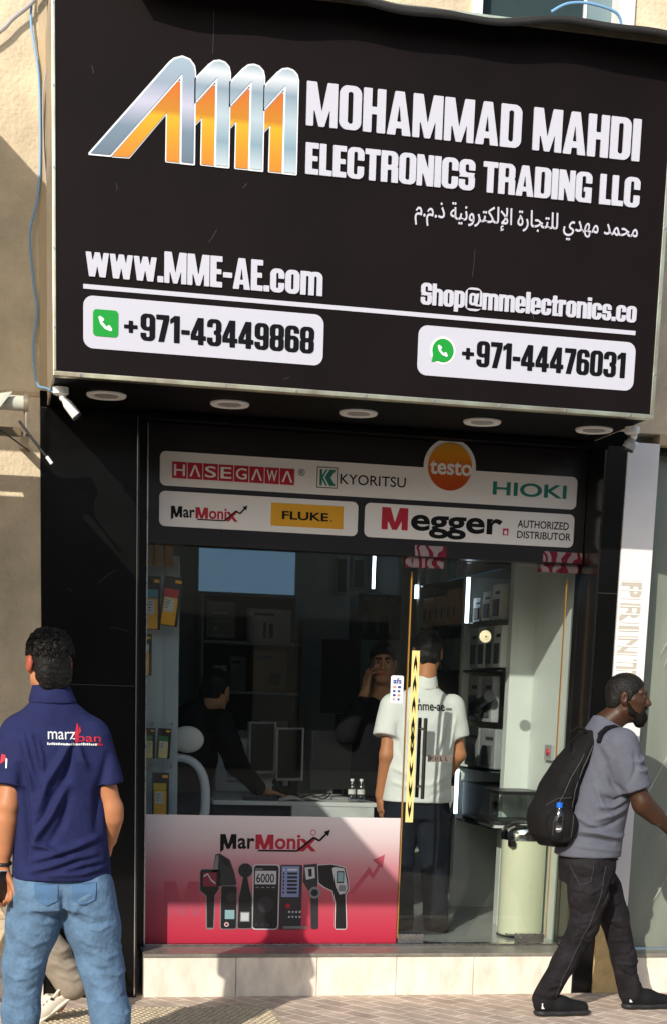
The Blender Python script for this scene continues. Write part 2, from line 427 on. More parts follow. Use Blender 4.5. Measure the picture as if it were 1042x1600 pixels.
# upper window
fx = mb = MB()
for x0, x1 in ((2.335, 2.386), (3.09, 3.176)): mb.box(x0, WY-.03, 4.55, x1, -.15, 6.2, .006)
mb.box(2.3865, WY-.03, 4.55, 3.0895, -.15, 4.63, .006); mb.box(2.3865, WY-.03, 6.1, 3.0895, -.15, 6.2, .006)
mb.box(2.94, -.215, 4.6305, 2.955, -.202, 6.0995)
win = mb.build('window', M['white_paint'], bld)
mb = MB(); mb.box(2.387, -.2, 4.631, 3.089, -.19, 6.099); mb.build('pane', M['window_dark'], win)
mb = MB(); mb.box(2.956, -.2075, 4.631, 3.0885, -.2015, 6.099); mb.build('curtain_panel', mat('blind', '#6d8288', .5, var=.2, vscale=3), win)

# ------------------------------------------------------------------ the big signboard
SX0, SX1, SZ0, SZ1, SY = .278, 3.092, 2.945, 4.585, -1.10
sign = thing('shop_sign', 'huge black box signboard with white raised lettering over the shop entrance', 'sign', (1.69, WY, 2.945))
mat('sign_face', (.0062, .0036, .0040), .55, var=.25, vscale=1.2, spec=.10)
mat('sign_white', (.49, .495, .57), .5, spec=.2)
mat('sign_black', (.005, .005, .007), .6, spec=.08)
mat('soffit', (.0018, .0018, .0018), .6, var=.3, vscale=2, spec=.05)
mb = MB(); mb.box(SX0+.012, SY+.012, SZ0+.006, SX1-.012, WY+.001, SZ1-.012); mb.build('box', M['soffit'], sign)
mb = MB(); mb.box(SX0+.015, SY, SZ0+.022, SX1-.022, SY+.011, SZ1-.028); mb.build('face_panel', M['sign_face'], sign)
mb = MB()                                           # polished trim round the face and along the sides
mb.box(SX0, SY-.006, SZ0, SX1, SY+.04, SZ0+.021, .003); mb.box(SX0, SY-.006, SZ1-.027, SX1, SY+.04, SZ1, .003)
mb.box(SX0, SY-.006, SZ0+.0212, SX0+.014, SY+.04, SZ1-.0272, .003); mb.box(SX1-.021, SY-.006, SZ0+.0212, SX1, SY+.04, SZ1-.0272, .003)
mb.build('trim', M['gold_trim'], sign)
mat('sign_side', '#a89a86', .4, .3, var=.3, vscale=4)
for x in (SX0+.002, SX1-.011): MB().box(x, SY+.041, SZ0+.0065, x+.009, WY-.002, SZ1).build('side_panel', M['sign_side'], sign)
def screw(x, z): MB().cyl((x, SY-.009, z), (x, SY-.005, z), .006, n=10).build('screw', M['steel'], sign)
for k in range(9): screw(SX0+.12+k*(SX1-SX0-.24)/8, SZ0+.010)
for k in range(5): screw(SX1-.010, SZ0+.2+k*.32); screw(SX0+.007, SZ0+.2+k*.32)
def capping(u, v):
    x = SX0+.30+u*(SX1-SX0-.23)
    y = SY-.19*(.86+.14*math.sin(x*2.1+.7))+v*.95
    z = 4.503+.014*math.sin(x*5.3)+.007*math.sin(x*13+1)+min(1, v/.22)*.088+.012*math.sin(x*3.1)*(1-min(1, v/.2))
    return (x, min(y, WY-.01), z)
mb = MB(); mb.grid(capping, 90, 14); cap = mb.build('capping_sheet', M['rubber'], sign, True)
md = cap.modifiers.new('thick', 'SOLIDIFY'); md.thickness = .028; md.offset = 1

F = wallfn(SY)
TW = .007
for x0, z0, x1, z1, w in ((.96, 4.30, .962, 4.47, .0012), (.445, 4.20, .452, 4.17, .002), (.99, 3.60, .955, 3.545, .0016), (2.17, 3.62, 2.163, 3.50, .0010), (1.12, 3.80, 1.10, 3.78, .002), (2.45, 3.38, 2.47, 3.345, .0015), (1.3, 3.0, 1.33, 3.012, .0014), (.55, 3.75, .553, 3.72, .0014)):
    MB().tube([(x0, SY-.0002, z0), ((x0+x1)/2+.002, SY-.0002, (z0+z1)/2), (x1, SY-.0002, z1)], w*.6, 4).build('scratch', mat('scratch', '#4d4644', .8), sign)
block_text('MOHAMMAD MAHDI', 1.376, 2.932, 4.058, 4.234, F, M['sign_white'], sign, TW, gap=.055)
block_text('ELECTRONICS TRADING LLC', 1.378, 2.946, 3.862, 3.989, F, M['sign_white'], sign, TW)
block_text('www.MME-AE.com', .420, 1.468, 3.364, 3.491, F, M['sign_white'], sign, TW)
block_text('Shop@mmelectronics.co', 1.924, 2.969, 3.366, 3.458, F, M['sign_white'], sign, TW, gap=.03)
AR = '\ufee1.\ufee1.\u0630 \ufe94\ufef4\ufee7\ufeed\ufeae\ufe98\ufedc\ufedf\ufef9\u0627 \u0629\u0631\ufe8e\ufea0\ufe98\ufee0\ufedf \ufef1\ufeaa\ufeec\ufee3 \ufeaa\ufee4\ufea4\ufee3'
lettering(AR, 1.881, 2.950, 3.695, 3.808, F, M['sign_white'], sign, .004, off=.007)
mb = MB(); mb.box(.409, SY-.004, 3.312, 2.971, SY-.0005, 3.331); mb.build('underline', M['sign_white'], sign)
mat('wa_green', '#1a8f36', .5, spec=.2); mat('wa_white', (.82, .83, .82), .45)
def handset(cx, cz, s):
    # a telephone handset: an arc with two fat ends
    p = []; q = []
    for k in range(13):
        a = math.radians(195+k*6.3); r = 1.0; p.append((cx+.35*s+s*r*math.cos(a)*.95, cz+.35*s+s*r*math.sin(a)*.95))
    xs = np.arange(-1.2, 1.2, .05); X, Y = np.meshgrid(xs, xs)
    d = np.full_like(X, 9.)
    def cap(a, b, r):
        a, b = np.array(a), np.array(b); t = np.clip(((X-a[0])*(b-a)[0]+(Y-a[1])*(b-a)[1])/((b-a)@(b-a)), 0, 1)
        return np.hypot(X-a[0]-t*(b-a)[0], Y-a[1]-t*(b-a)[1])-r
    pts = [(-.72, .55), (-.55, .0), (0, -.55), (.55, -.72)]
    for a, b in zip(pts, pts[1:]): d = np.minimum(d, cap(a, b, .17))
    d = U(d, cap((-.72, .62), (-.42, .42), .2), cap((.62, -.72), (.42, -.42), .2))
    return [l*s+np.array([cx, cz]) for l in trace(d, -1.2, -1.2, .05)]
for pill, sq, num, z0, z1, c in (((.409, 1.480), True, (.587, .659, 1.437), 3.070, 3.286, (.506, 3.177)), ((1.920, 2.978), False, (2.130, 2.200, 2.932), 3.064, 3.279, (2.038, 3.176))):
    pl = plate('number_panel', [rrect(*pill, z0, z1, .042)], F, M['sign_white'], sign, .004)
    txt = '43449868' if sq else '44476031'
    block_text('+', num[0], num[1]-.014, 3.119, 3.225, F, M['sign_black'], pl, .002, .0045)
    block_text('971-'+txt, num[1], num[2], 3.119, 3.230, F, M['sign_black'], pl, .002, .0045, gap=.045)
    if sq:
        plate('phone_icon', [rrect(.451, .561, 3.122, 3.232, .016)], F, M['wa_green'], pl, .002, .0045)
        plate('handset_mark', handset(c[0], c[1], .034), F, M['wa_white'], pl, .001, .0068)
    else:
        plate('chat_icon', [circ(c[0], c[1], .060)], F, M['wa_white'], pl, .001, .0042)
        plate('chat_bubble', [circ(c[0], c[1], .051)[::1]], F, M['wa_green'], pl, .001, .0056)
        plate('chat_tail', [[(c[0]-.052, c[1]-.052), (c[0]-.012, c[1]-.046), (c[0]-.046, c[1]-.012)]], F, M['wa_green'], pl, .001, .0049)
        plate('handset_mark', handset(c[0], c[1], .028), F, M['wa_white'], pl, .001, .0070)

# emblem: four nested chevron strokes, silver over gold, each with a pale outline
def ramp_mat(name, stops, axis, lo, hi, rough=.35, metal=0):
    """printed colour blend along one object axis (the ink itself changes colour)"""
    m = bpy.data.materials.new(name); m.use_nodes = True; nt = m.node_tree; L = nt.links.new; b = nt.nodes['Principled BSDF']
    tc = nt.nodes.new('ShaderNodeTexCoord'); sp = nt.nodes.new('ShaderNodeSeparateXYZ'); L(tc.outputs['Object'], sp.inputs[0])
    mr = nt.nodes.new('ShaderNodeMapRange'); mr.inputs[1].default_value = lo; mr.inputs[2].default_value = hi
    if axis == 'D':
        ad = nt.nodes.new('ShaderNodeMath'); ad.operation = 'ADD'; L(sp.outputs['X'], ad.inputs[0]); L(sp.outputs['Z'], ad.inputs[1]); L(ad.outputs[0], mr.inputs[0])
    else: L(sp.outputs[axis], mr.inputs[0])
    r = nt.nodes.new('ShaderNodeValToRGB'); L(mr.outputs[0], r.inputs[0])
    el = r.color_ramp.elements
    while len(el) < len(stops): el.new(.5)
    for e, (p, c) in zip(el, stops): e.position = p; e.color = (*lin(c), 1)
    L(r.outputs[0], b.inputs['Base Color']); b.inputs['Roughness'].default_value = rough; b.inputs['Metallic'].default_value = metal
    MATS[name] = m
    return m
zb = 0.0
ramp_mat('logo_silver', [(0, '#b9c6cc'), (.25, '#7d97a6'), (.5, '#a9bac3'), (.75, '#7f93a3'), (.9, '#c9cfd6'), (1, '#8fa3b0')], 'Z', zb, zb+.42)
ramp_mat('logo_slant', [(0, '#5d6d7c'), (.3, '#6d7f90'), (.55, '#b4b4c8'), (.75, '#8a98aa'), (1, '#93a8b6')], 'Z', zb, zb+.42)
ramp_mat('logo_gold', [(0, '#c77a1e'), (.25, '#c98a12'), (.55, '#d2a012'), (.62, '#b8790c'), (1, '#c25f10')], 'Z', zb, zb+.33)
mat('logo_line', (.72, .76, .80), .4)
def strip(o, off): return o
logo = thing('emblem', 'silver and gold emblem of four slanting peaks left of the big sign lettering', 'emblem', (.88, SY, 3.85))
sil = []; gol = []
sil.append([(.436, 3.853), (.775, 4.242), (.795, 4.259), (.829, 4.271), (.860, 4.263), (.879, 4.242), (.884, 4.217), (.884, 3.854), (.828, 3.854), (.828, 4.203), (.524, 3.854)])
gol.append([(.533, 3.853), (.811, 4.176), (.821, 4.172), (.821, 3.855), (.765, 3.855), (.766, 4.049), (.604, 3.855)])
for k in range(3):
    d = .1497*k
    sil.append([(x+d, z) for x, z in [(.886, 4.189), (.945, 4.251), (.966, 4.267), (.989, 4.272), (1.012, 4.267), (1.029, 4.252), (1.035, 4.230), (1.035, 3.856), (.978, 3.856), (.979, 4.203), (.886, 4.100)]])
    gol.append([(x+d, z) for x, z in [(.886, 4.086), (.966, 4.175), (.972, 4.173), (.972, 3.857), (.917, 3.857), (.918, 4.045), (.886, 4.010)]])
def polysdf(X, Y, P):
    P = np.array(P); d = np.full(X.shape, 9.); s = np.zeros(X.shape, bool); n = len(P)
    for i in range(n):
        a, b = P[i], P[(i+1) % n]; e = b-a; t = np.clip(((X-a[0])*e[0]+(Y-a[1])*e[1])/(e@e), 0, 1)
        d = np.minimum(d, np.hypot(X-a[0]-t*e[0], Y-a[1]-t*e[1]))
        c = ((a[1] > Y) != (b[1] > Y)); xx = a[0]+(Y-a[1])*e[0]/(e[1] if abs(e[1]) > 1e-9 else 1e-9); s ^= c & (X < xx)
    return np.where(s, -d, d)
def offset_loops(P, off, h=.003):
    P = np.array(P); lo = P.min(0)-.03; hi = P.max(0)+.03
    X, Y = np.meshgrid(np.arange(lo[0], hi[0], h), np.arange(lo[1], hi[1], h))
    return trace(polysdf(X, Y, P)-off+1e-7, lo[0], lo[1], h)
for i, P in enumerate(gol):
    ol = plate('gold_bar', offset_loops(P, .0045), F, M['logo_line'], logo, .003)
    plate('gold_fill', [P], F, M['logo_gold'], ol, .0025, .0032)
for i, P in enumerate(sil):
    ol = plate('silver_bar', offset_loops(P, .0055), F, M['logo_line'], logo, .0055, .0012)
    plate('silver_fill', offset_loops(P, -.002), F, M['logo_slant'] if i == 0 else M['logo_silver'], ol, .0025, .0070)
# downlights in the soffit
for x in (.538, 1.118, 1.742, 2.365, 2.948):
    mb = MB(); mb.lathe([(.056, -.004), (.088, -.010), (.093, -.004), (.093, .002), (.056, .002)][::-1], (x, -.70, SZ0+.004), 36)
    d = mb.build('downlight', M['white_plastic'], sign, True)
    mb = MB(); mb.cyl((x, -.70, SZ0-.003), (x, -.70, SZ0+.002), .0555, n=28); mb.build('lens', M['grey_plastic'], d)
# ------------------------------------------------------------------ the shopfront
front = thing('shopfront', 'black panelled shopfront with brand strips over its glass, on a pale stone step', 'shopfront', (2.0, WY, 0))
mb = MB(); mb.box(.246, WY-.004, .0, .716, .02, 2.944, .003); mb.build('side_panel', M['black_panel'], front)
mb = MB(); mb.box(3.185, WY-.004, .0, 3.296, .02, 2.944, .003); mb.build('side_panel', M['black_panel'], front)
for x0, x1, z in ((3.186, 3.295, 2.19), (.247, .715, 1.62)): MB().box(x0, WY-.0046, z, x1, WY-.0038, z+.003).build('joint', mat('joint_grey', (.03, .03, .03), .5), front)
for k in range(9):
    x, z, l, a = .28+.40*RNG.random(), .15+2.2*RNG.random(), .03+.10*RNG.random(), RNG.random()*3
    MB().tube([(x, WY-.0041, z), (x+l*math.cos(a)*.5, WY-.0041, z+l*.5*math.sin(a)+.004), (x+l*math.cos(a), WY-.0041, z+l*math.sin(a))], .0008, 4).build('scuff', mat('scuff', (.06, .06, .06), .7), front)
mb = MB(); mb.box(.717, WY-.010, .0, .732, -.02, 2.94, .004); mb.build('corner_trim', mat('black_chrome', (.05, .05, .05), .15, .8), front)
mb = MB(); mb.box(3.172, WY-.010, .0, 3.184, -.02, 2.94, .004); mb.build('corner_trim', MATS['black_chrome'], front)
mb = MB(); mb.box(.736, -.05, .24, .796, .04, 2.94, .004); mb.build('side_frame', M['black_metal'], front)
mb = MB(); mb.box(3.170, -.03, .24, 3.196, .04, 2.94, .004); mb.build('side_frame', M['black_metal'], front)
mat('fascia_black', (.014, .011, .012), .3, var=.2, vscale=2)
mb = MB(); mb.box(.797, -.06, 2.35, 3.169, .05, 2.943, .002); fas = mb.build('fascia_board', M['fascia_black'], front)
mb = MB(); mb.box(.74, -.36+.0, 2.915, 3.165, -.30, 2.9445, .004); mb.build('soffit_lip', M['soffit'], front)
mb = MB(); mb.box(.247, WY+.002, 2.9455, 3.299, .3, 3.018); mb.build('soffit_board', M['soffit'], front)
MB().box(.7175, WY-.0155, .01, .7225, WY-.0102, 2.93).build('edge_bead', M['chrome'], front)
MB().box(.790, -.066, .245, .7965, -.0505, 2.94).build('edge_bead', M['steel'], front)
# stone step: slabs with open joints, dark marble edge on top
for a, b in ((.772, 1.262), (1.265, 1.705), (1.708, 2.148), (2.151, 2.590), (2.593, 3.171)):
    mb = MB(); mb.box(a, -.297, .0, b, .02, .214, .004); mb.build('step_slab', M['stone'], front)
mb = MB(); mb.box(.768, -.302, .2145, 3.171, .03, .2345, .006); mb.build('step_edge', M['stone_edge'], front)
mb = MB(); mb.box(.797, -.045, .2348, 3.169, .03, .2445, .002); mb.build('threshold', M['steel'], front)
# fixed pane
mb = MB(); mb.box(.798, -.004, .2447, 2.216, .006, 2.3495); mb.build('window_pane', M['shop_glass'], front)
mb = MB(); mb.box(3.109, -.004, .2447, 3.1695, .006, 2.299); mb.build('side_pane', M['shop_glass'], front)

# brand strips on the fascia
FF = wallfn(-.0605)
mat('strip_white', (.80, .78, .75), .5); mat('ink_black', (.008, .008, .009), .55, spec=.15); mat('ink_red', '#b3122c', .5); mat('ink_teal', '#12776b', .5)
mat('ink_yellow', '#e0a413', .5); mat('ink_orange', '#d4690f', .45)
xs = np.arange(.82, 3.16, .004); zs = np.arange(2.60, 3.0, .004); X, Y = np.meshgrid(xs, zs)
st = plate('brand_strip', trace(U(gbox(X, Y, .855, 2.637, 3.112, 2.806, .03), np.hypot(X-2.391, Y-2.817)-.144), .82, 2.60, .004), FF, M['strip_white'], fas, .004)
T2 = .0042
for i, ch in enumerate('H\u039bSEG\u039bW\u039b'):
    w = (1.559-.917)/8; x = .917+i*w
    plate('letter_tile', [rect(x, x+w-.004, 2.676, 2.757)], FF, M['ink_red'], fas, .001, T2)
    lettering(ch, x+.010, x+w-.014, 2.689, 2.745, FF, M['wa_white'], fas, .001, .010, T2+.0012)
plate('registered_ring', [circ(1.592, 2.743, .017), circ(1.592, 2.743, .014)[::-1]], FF, M['ink_black'], fas, .001, T2)
lettering('R', 1.586, 1.599, 2.734, 2.752, FF, M['ink_black'], fas, .001, .01, T2)
plate('square_mark', [rect(1.674, 1.784, 2.672, 2.777), rect(1.678, 1.780, 2.676, 2.773)[::-1]], FF, M['ink_black'], fas, .001, T2)
plate('square_mark', [[(1.690, 2.684), (1.690, 2.765), (1.703, 2.765), (1.703, 2.735), (1.722, 2.765), (1.732, 2.765), (1.708, 2.725), (1.732, 2.684), (1.722, 2.684), (1.703, 2.714), (1.703, 2.684)]], FF, M['ink_teal'], fas, .001, T2)
plate('square_mark', [[(1.716, 2.725), (1.742, 2.765), (1.775, 2.765), (1.748, 2.725), (1.775, 2.684), (1.742, 2.684)]], FF, M['ink_teal'], fas, .001, T2)
lettering('KYORITSU', 1.798, 2.152, 2.697, 2.748, FF, M['ink_black'], fas, .001, .004, T2)
ramp_mat('ball_orange', [(0, '#b5400c'), (.45, '#c9600e'), (.75, '#d98d18'), (1, '#cf9a25')], 'Z', -.12, .12, .4)
bl = thing('round_badge', 'round orange badge with white lettering on the brand strip', 'badge', (2.391, -.065, 2.817))
plate('disc', [circ(2.391, 2.817, .121, 48)], FF, M['ball_orange'], bl, .004, T2)
lettering('testo', 2.279, 2.512, 2.775, 2.846, FF, M['wa_white'], bl, .001, .022, T2+.0042)
lettering('HIOKI', 2.635, 3.053, 2.689, 2.759, FF, M['ink_teal'], fas, .001, .02, T2)
plate('brand_strip', [rrect(.853, 1.900, 2.437, 2.611, .03)], FF, M['strip_white'], fas, .004)
plate('brand_strip', [rrect(1.937, 3.108, 2.437, 2.611, .03)], FF, M['strip_white'], fas, .004)
def wordmark(x0, x1, z0, z1, fn, parent, base, dark, red, grey=None):
    """the two-colour wordmark with its zigzag arrow; z0 baseline, z1 cap height"""
    w = x1-x0; h = z1-z0
    block_text('M', x0, x0+w*.165, z0, z1, fn, dark, parent, .001, base)
    lettering('ar', x0+w*.18, x0+w*.355, z0, z0+h*.75, fn, dark, parent, .001, .022, base)
    plate('tail', [[(x0, z0-h*.26), (x0+w*.036, z0-h*.06), (x0+w*.036, z0-h*.005), (x0, z0-h*.005)]], fn, dark, parent, .001, base+.0003)
    block_text('M', x0+w*.365, x0+w*.55, z0, z1, fn, red, parent, .001, base)
    lettering('oni', x0+w*.565, x0+w*.83, z0, z0+h*1.02, fn, red, parent, .001, .022, base)
    lettering('x', x0+w*.82, x0+w, z0-h*.12, z0+h*.75, fn, red, parent, .001, .02, base)
    t = h*.07
    plate('underline', [[(x0+w*.38, z0-h*.15), (x0+w*.80, z0-h*.15), (x0+w*.80, z0-h*.04), (x0+w*.40, z0-h*.04)]], fn, dark, parent, .001, base+.0016)
    p = [(x0+w*.80, z0-h*.10), (x0+w*.97, z0+h*.85), (x0+w*1.03, z0+h*.62), (x0+w*1.12, z0+h*1.25)]
    q = []
    pts = np.array(p)
    for a, b in zip(pts, pts[1:]):
        d = (b-a)/np.hypot(*(b-a)); n = np.array([-d[1], d[0]])*t
        q.append([tuple(a+n), tuple(b+n), tuple(b-n), tuple(a-n)][::-1])
    for i, r in enumerate(q): plate('arrow', [r], fn, dark, parent, .001, base+.0018+.0002*i)
    e = pts[-1]; d = (pts[-1]-pts[-2]); d /= np.hypot(*d); n = np.array([-d[1], d[0]])
    plate('arrow_head', [[tuple(e+d*h*.2), tuple(e-d*h*.22+n*h*.22), tuple(e-d*h*.22-n*h*.22)]], fn, dark, parent, .001, base+.0026)
wordmark(.914, 1.262, 2.484, 2.539, FF, fas, T2, M['ink_black'], M['ink_red'])
plate('yellow_mark', [rect(1.436, 1.822, 2.468, 2.584)], FF, M['ink_yellow'], fas, .001, T2)
lettering('FLUKE', 1.495, 1.742, 2.503, 2.545, FF, M['ink_black'], fas, .001, .025, T2+.0012)
plate('dot', [circ(1.757, 2.507, .005, 10)], FF, M['ink_red'], fas, .001, T2+.0012)
block_text('M', 2.030, 2.171, 2.481, 2.593, FF, M['ink_red'], fas, .001, T2)
lettering('egger', 2.189, 2.700, 2.447, 2.565, FF, M['ink_black'], fas, .001, .026, T2)
plate('red_square', [rect(2.703, 2.735, 2.484, 2.519)], FF, M['ink_red'], fas, .001, T2)
plate('white_house', [[(2.711, 2.489), (2.727, 2.489), (2.727, 2.504), (2.719, 2.512), (2.711, 2.504)]], FF, M['wa_white'], fas, .001, T2+.0012)
lettering('AUTHORIZED', 2.785, 3.077, 2.528, 2.568, FF, M['ink_black'], fas, .001, .012, T2)
lettering('DISTRIBUTOR', 2.785, 3.092, 2.473, 2.511, FF, M['ink_black'], fas, .001, .012, T2)

# ------------------------------------------------------------------ the glass door (a part of the shopfront)
mb = MB(); mb.box(2.224, -.006, .255, 3.104, .004, 2.335); door = mb.build('glass_door', M['door_glass'], front)
mat('door_edge', '#b98a45', .25, .3, var=.2, vscale=10, stretch=(1, 1, .2))
mb = MB(); mb.box(2.2185, -.012, .272, 2.2235, .008, 2.275); mb.build('door_edge', M['door_edge'], door)
mb = MB(); mb.box(3.1045, -.010, .272, 3.1085, .006, 2.275); mb.build('door_edge', M['door_edge'], door)
# patch fittings, the upper ones coloured in a red and greyish swirl
m = bpy.data.materials.new('patch_swirl'); m.use_nodes = True; nt = m.node_tree; Lk = nt.links.new; b = nt.nodes['Principled BSDF']
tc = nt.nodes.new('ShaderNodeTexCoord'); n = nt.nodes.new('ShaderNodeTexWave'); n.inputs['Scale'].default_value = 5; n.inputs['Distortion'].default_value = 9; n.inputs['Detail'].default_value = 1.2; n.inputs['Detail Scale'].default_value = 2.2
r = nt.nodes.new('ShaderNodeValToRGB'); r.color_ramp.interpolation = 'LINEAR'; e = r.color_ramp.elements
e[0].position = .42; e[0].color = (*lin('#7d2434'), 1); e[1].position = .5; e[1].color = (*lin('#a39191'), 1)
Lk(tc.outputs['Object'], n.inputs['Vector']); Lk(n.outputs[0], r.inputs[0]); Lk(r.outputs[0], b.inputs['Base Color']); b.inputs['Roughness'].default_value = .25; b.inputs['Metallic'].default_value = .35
M['patch_swirl'] = m
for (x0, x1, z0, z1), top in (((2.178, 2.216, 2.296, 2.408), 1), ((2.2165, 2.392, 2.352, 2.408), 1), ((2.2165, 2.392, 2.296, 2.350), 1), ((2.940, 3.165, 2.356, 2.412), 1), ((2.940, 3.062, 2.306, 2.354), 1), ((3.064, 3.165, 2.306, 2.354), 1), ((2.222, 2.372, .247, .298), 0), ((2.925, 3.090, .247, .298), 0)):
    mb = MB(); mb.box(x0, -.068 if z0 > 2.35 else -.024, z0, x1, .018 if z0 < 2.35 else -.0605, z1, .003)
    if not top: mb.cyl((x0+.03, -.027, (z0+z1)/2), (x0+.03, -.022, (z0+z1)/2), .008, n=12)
    mb.build('patch_fitting', M['patch_swirl'] if top else M['steel'], door)
# pull handle
mat('dark_steel', (.06, .055, .055), .3, .8)
for y in (-.062, .058): MB().tube([(2.318, y, 1.500), (2.318, y, 1.06)], .0105, 14).build('handle', M['dark_steel'], door, True)
for z in (1.44, 1.125): MB().cyl((2.318, -.060, z), (2.318, .056, z), .008, n=12).build('standoff', M['chrome'], door, True)
# chevron strip, pointing up in its upper half and down in its lower half
mat('chev_yellow', '#e8d48a', .45); 
FD = wallfn(-.0065)
cs = plate('warning_strip', [rect(2.2405, 2.284, .926, 1.860)], FD, M['chev_yellow'], door, .001)
cx = 2.262; hw = .0175
for k in range(4):
    z = 1.79-.111*k
    plate('chevron', [[(cx-hw*.55, z-.048), (cx-hw*.55, z+.004), (cx, z+.050), (cx+hw*.55, z+.004), (cx+hw*.55, z-.048), (cx, z-.004)]], FD, M['ink_black'], door, .0006, .0011)
    z = .998+.111*k
    plate('chevron', [[(cx-hw*.55, z+.048), (cx, z+.004), (cx+hw*.55, z+.048), (cx+hw*.55, z-.004), (cx, z-.050), (cx-hw*.55, z-.004)]], FD, M['ink_black'], door, .0006, .0011)
z = 1.393
plate('chevron', [[(cx, z-.045), (cx+hw*.7, z), (cx, z+.045), (cx-hw*.7, z)]], FD, M['ink_black'], door, .0006, .0011)
# pull plate and round lock cap
pp = plate('pull_plate', [rrect(2.354, 2.492, 1.262, 1.300, .003)], wallfn(-.0065), mat('pull_steel', '#8d8078', .3, .4), door, .0015)
for i, ch in enumerate('PULL'):
    lettering(ch, 2.368+i*.029, 2.382+i*.029, 1.270, 1.291, wallfn(-.0065), M['ink_black'], door, .0008, .02, .0017)
mb = MB(); mb.lathe([(.034, 0), (.034, .006), (.030, .010), (.017, .010), (.016, .013), (.008, .014)], (0, 0, 0), 32, Matrix.Translation((2.652, -.0062, 1.949)) @ Matrix.Rotation(math.pi/2, 4, 'X'))
mb.build('round_cap', mat('cream_plastic', '#cfcba6', .45), door, True)
mb = MB(); mb.cyl((2.652, -.0207, 1.949), (2.652, -.0203, 1.949), .005, n=14); mb.build('keyhole', M['black_plastic'], door)
# payment sticker on the pane
FG = wallfn(-.0045)
stk = thing('sticker', 'small white rounded sticker with blue letters on the fixed pane beside the door', 'sticker', (2.163, -.0045, 1.65))
plate('sheet', [rrect(2.128, 2.200, 1.575, 1.724, .012)], FG, mat('sticker_white', (.8, .8, .82), .4), stk, .0008)
mat('ink_blue', '#27408f', .5)
lettering('afs', 2.141, 2.188, 1.680, 1.710, FG, M['ink_blue'], stk, .0006, .03, .0009)
for r_, z in enumerate((1.662, 1.640, 1.618, 1.596)):
    for c_ in range(2):
        x = 2.141+c_*.027; w = (.018, .014, .016, .012)[r_]
        plate('card_mark', [rrect(x, x+w, z-.006, z+.006, .002)], FG, M['ink_blue'] if (r_+c_) % 3 else mat('ink_pink', '#c98a80', .5), stk, .0006, .0009)

# ------------------------------------------------------------------ poster on the lower pane
post = thing('poster', 'red and pale window poster of handheld measuring meters on the lower pane', 'poster', (1.51, -.0045, .24))
ramp_mat('poster_ink', [(0, '#b4263f'), (.12, '#b83349'), (.40, '#b2505f'), (.62, '#bb828b'), (.82, '#cbb9bb'), (1, '#d6cfd0')], 'Z', 0, .71, .35)
plate('sheet', [rect(.801, 2.214, .246, .948)], FG, M['poster_ink'], post, .0006)
mat('p_black', '#17171a', .4); mat('p_dark', '#2b2c30', .4); mat('p_grey', '#77797c', .4); mat('p_light', '#b9bcc0', .4); mat('p_screen', '#9aa3b8', .4); mat('p_blue', '#7d88b3', .4)
mat('p_red', '#a3142f', .45); mat('p_darkred', '#7d2438', .45); mat('p_wm', '#9a5763', .45); mat('p_teal', '#7fa3a8', .4)
B0 = .0008
wordmark(1.208, 1.742, .767, .847, FG, post, B0, M['ink_black'], M['p_red'])
plate('registered_ring', [circ(1.722, .862, .016), circ(1.722, .862, .012)[::-1]], FG, M['p_red'], post, .0006, B0)
# faint large wordmark behind
block_text('M', .905, 1.10, .40, .585, FG, mat('p_ghost', '#a9485b', .45), post, .0004, .0003)
pts = [(1.955, .540), (2.050, .665), (2.066, .630), (2.115, .705)]
plate('pale_arrow', [[(1.935, .530), (2.045, .675), (2.068, .640), (2.098, .690), (2.112, .680), (2.070, .602), (2.046, .632), (1.955, .515)]], FG, M['p_ghost'], post, .0004, .0003)
plate('pale_arrow', [[(2.132, .745), (2.062, .712), (2.122, .668)]], FG, M['p_ghost'], post, .0004, .0003)
def dev(polys, holes=()):     # one printed device: layers of flat ink
    for i, (P, m_) in enumerate(polys): plate('printed_meter', [P], FG, M[m_], post, .0004, B0+.0005*i)
# thermal imager
dev([([(1.097, .642), (1.108, .656), (1.198, .656), (1.208, .642), (1.208, .545), (1.186, .512), (1.182, .330), (1.172, .322), (1.142, .322), (1.136, .330), (1.132, .505), (1.098, .535)], 'p_grey'),
     ([(1.101, .640), (1.110, .652), (1.196, .652), (1.204, .640), (1.204, .547), (1.181, .510), (1.177, .331), (1.142, .331), (1.138, .508), (1.102, .538)], 'p_black'),
     (rect(1.116, 1.190, .560, .636), 'p_darkred'), ([(1.120, .610), (1.140, .625), (1.160, .590), (1.186, .572), (1.186, .580), (1.160, .602), (1.142, .633), (1.120, .620)], 'p_light')])
# clamp meter
dev([([(1.158, .575), (1.182, .735), (1.205, .742), (1.262, .708), (1.288, .640), (1.303, .577), (1.290, .560), (1.215, .560)], 'p_dark'),
     ([(1.168, .640), (1.186, .728), (1.200, .733), (1.196, .640)], 'p_grey'), ([(1.205, .732), (1.255, .702), (1.268, .660), (1.222, .690)], 'p_black'),
     (rrect(1.213, 1.307, .322, .566, .014), 'p_grey'), (rrect(1.218, 1.303, .326, .562, .012), 'p_black'), (circ(1.275, .500, .028), 'p_dark'), (rect(1.240, 1.293, .380, .430), 'p_teal'), (circ(1.250, .350, .013), 'p_light'), (circ(1.250, .350, .008), 'p_red')])
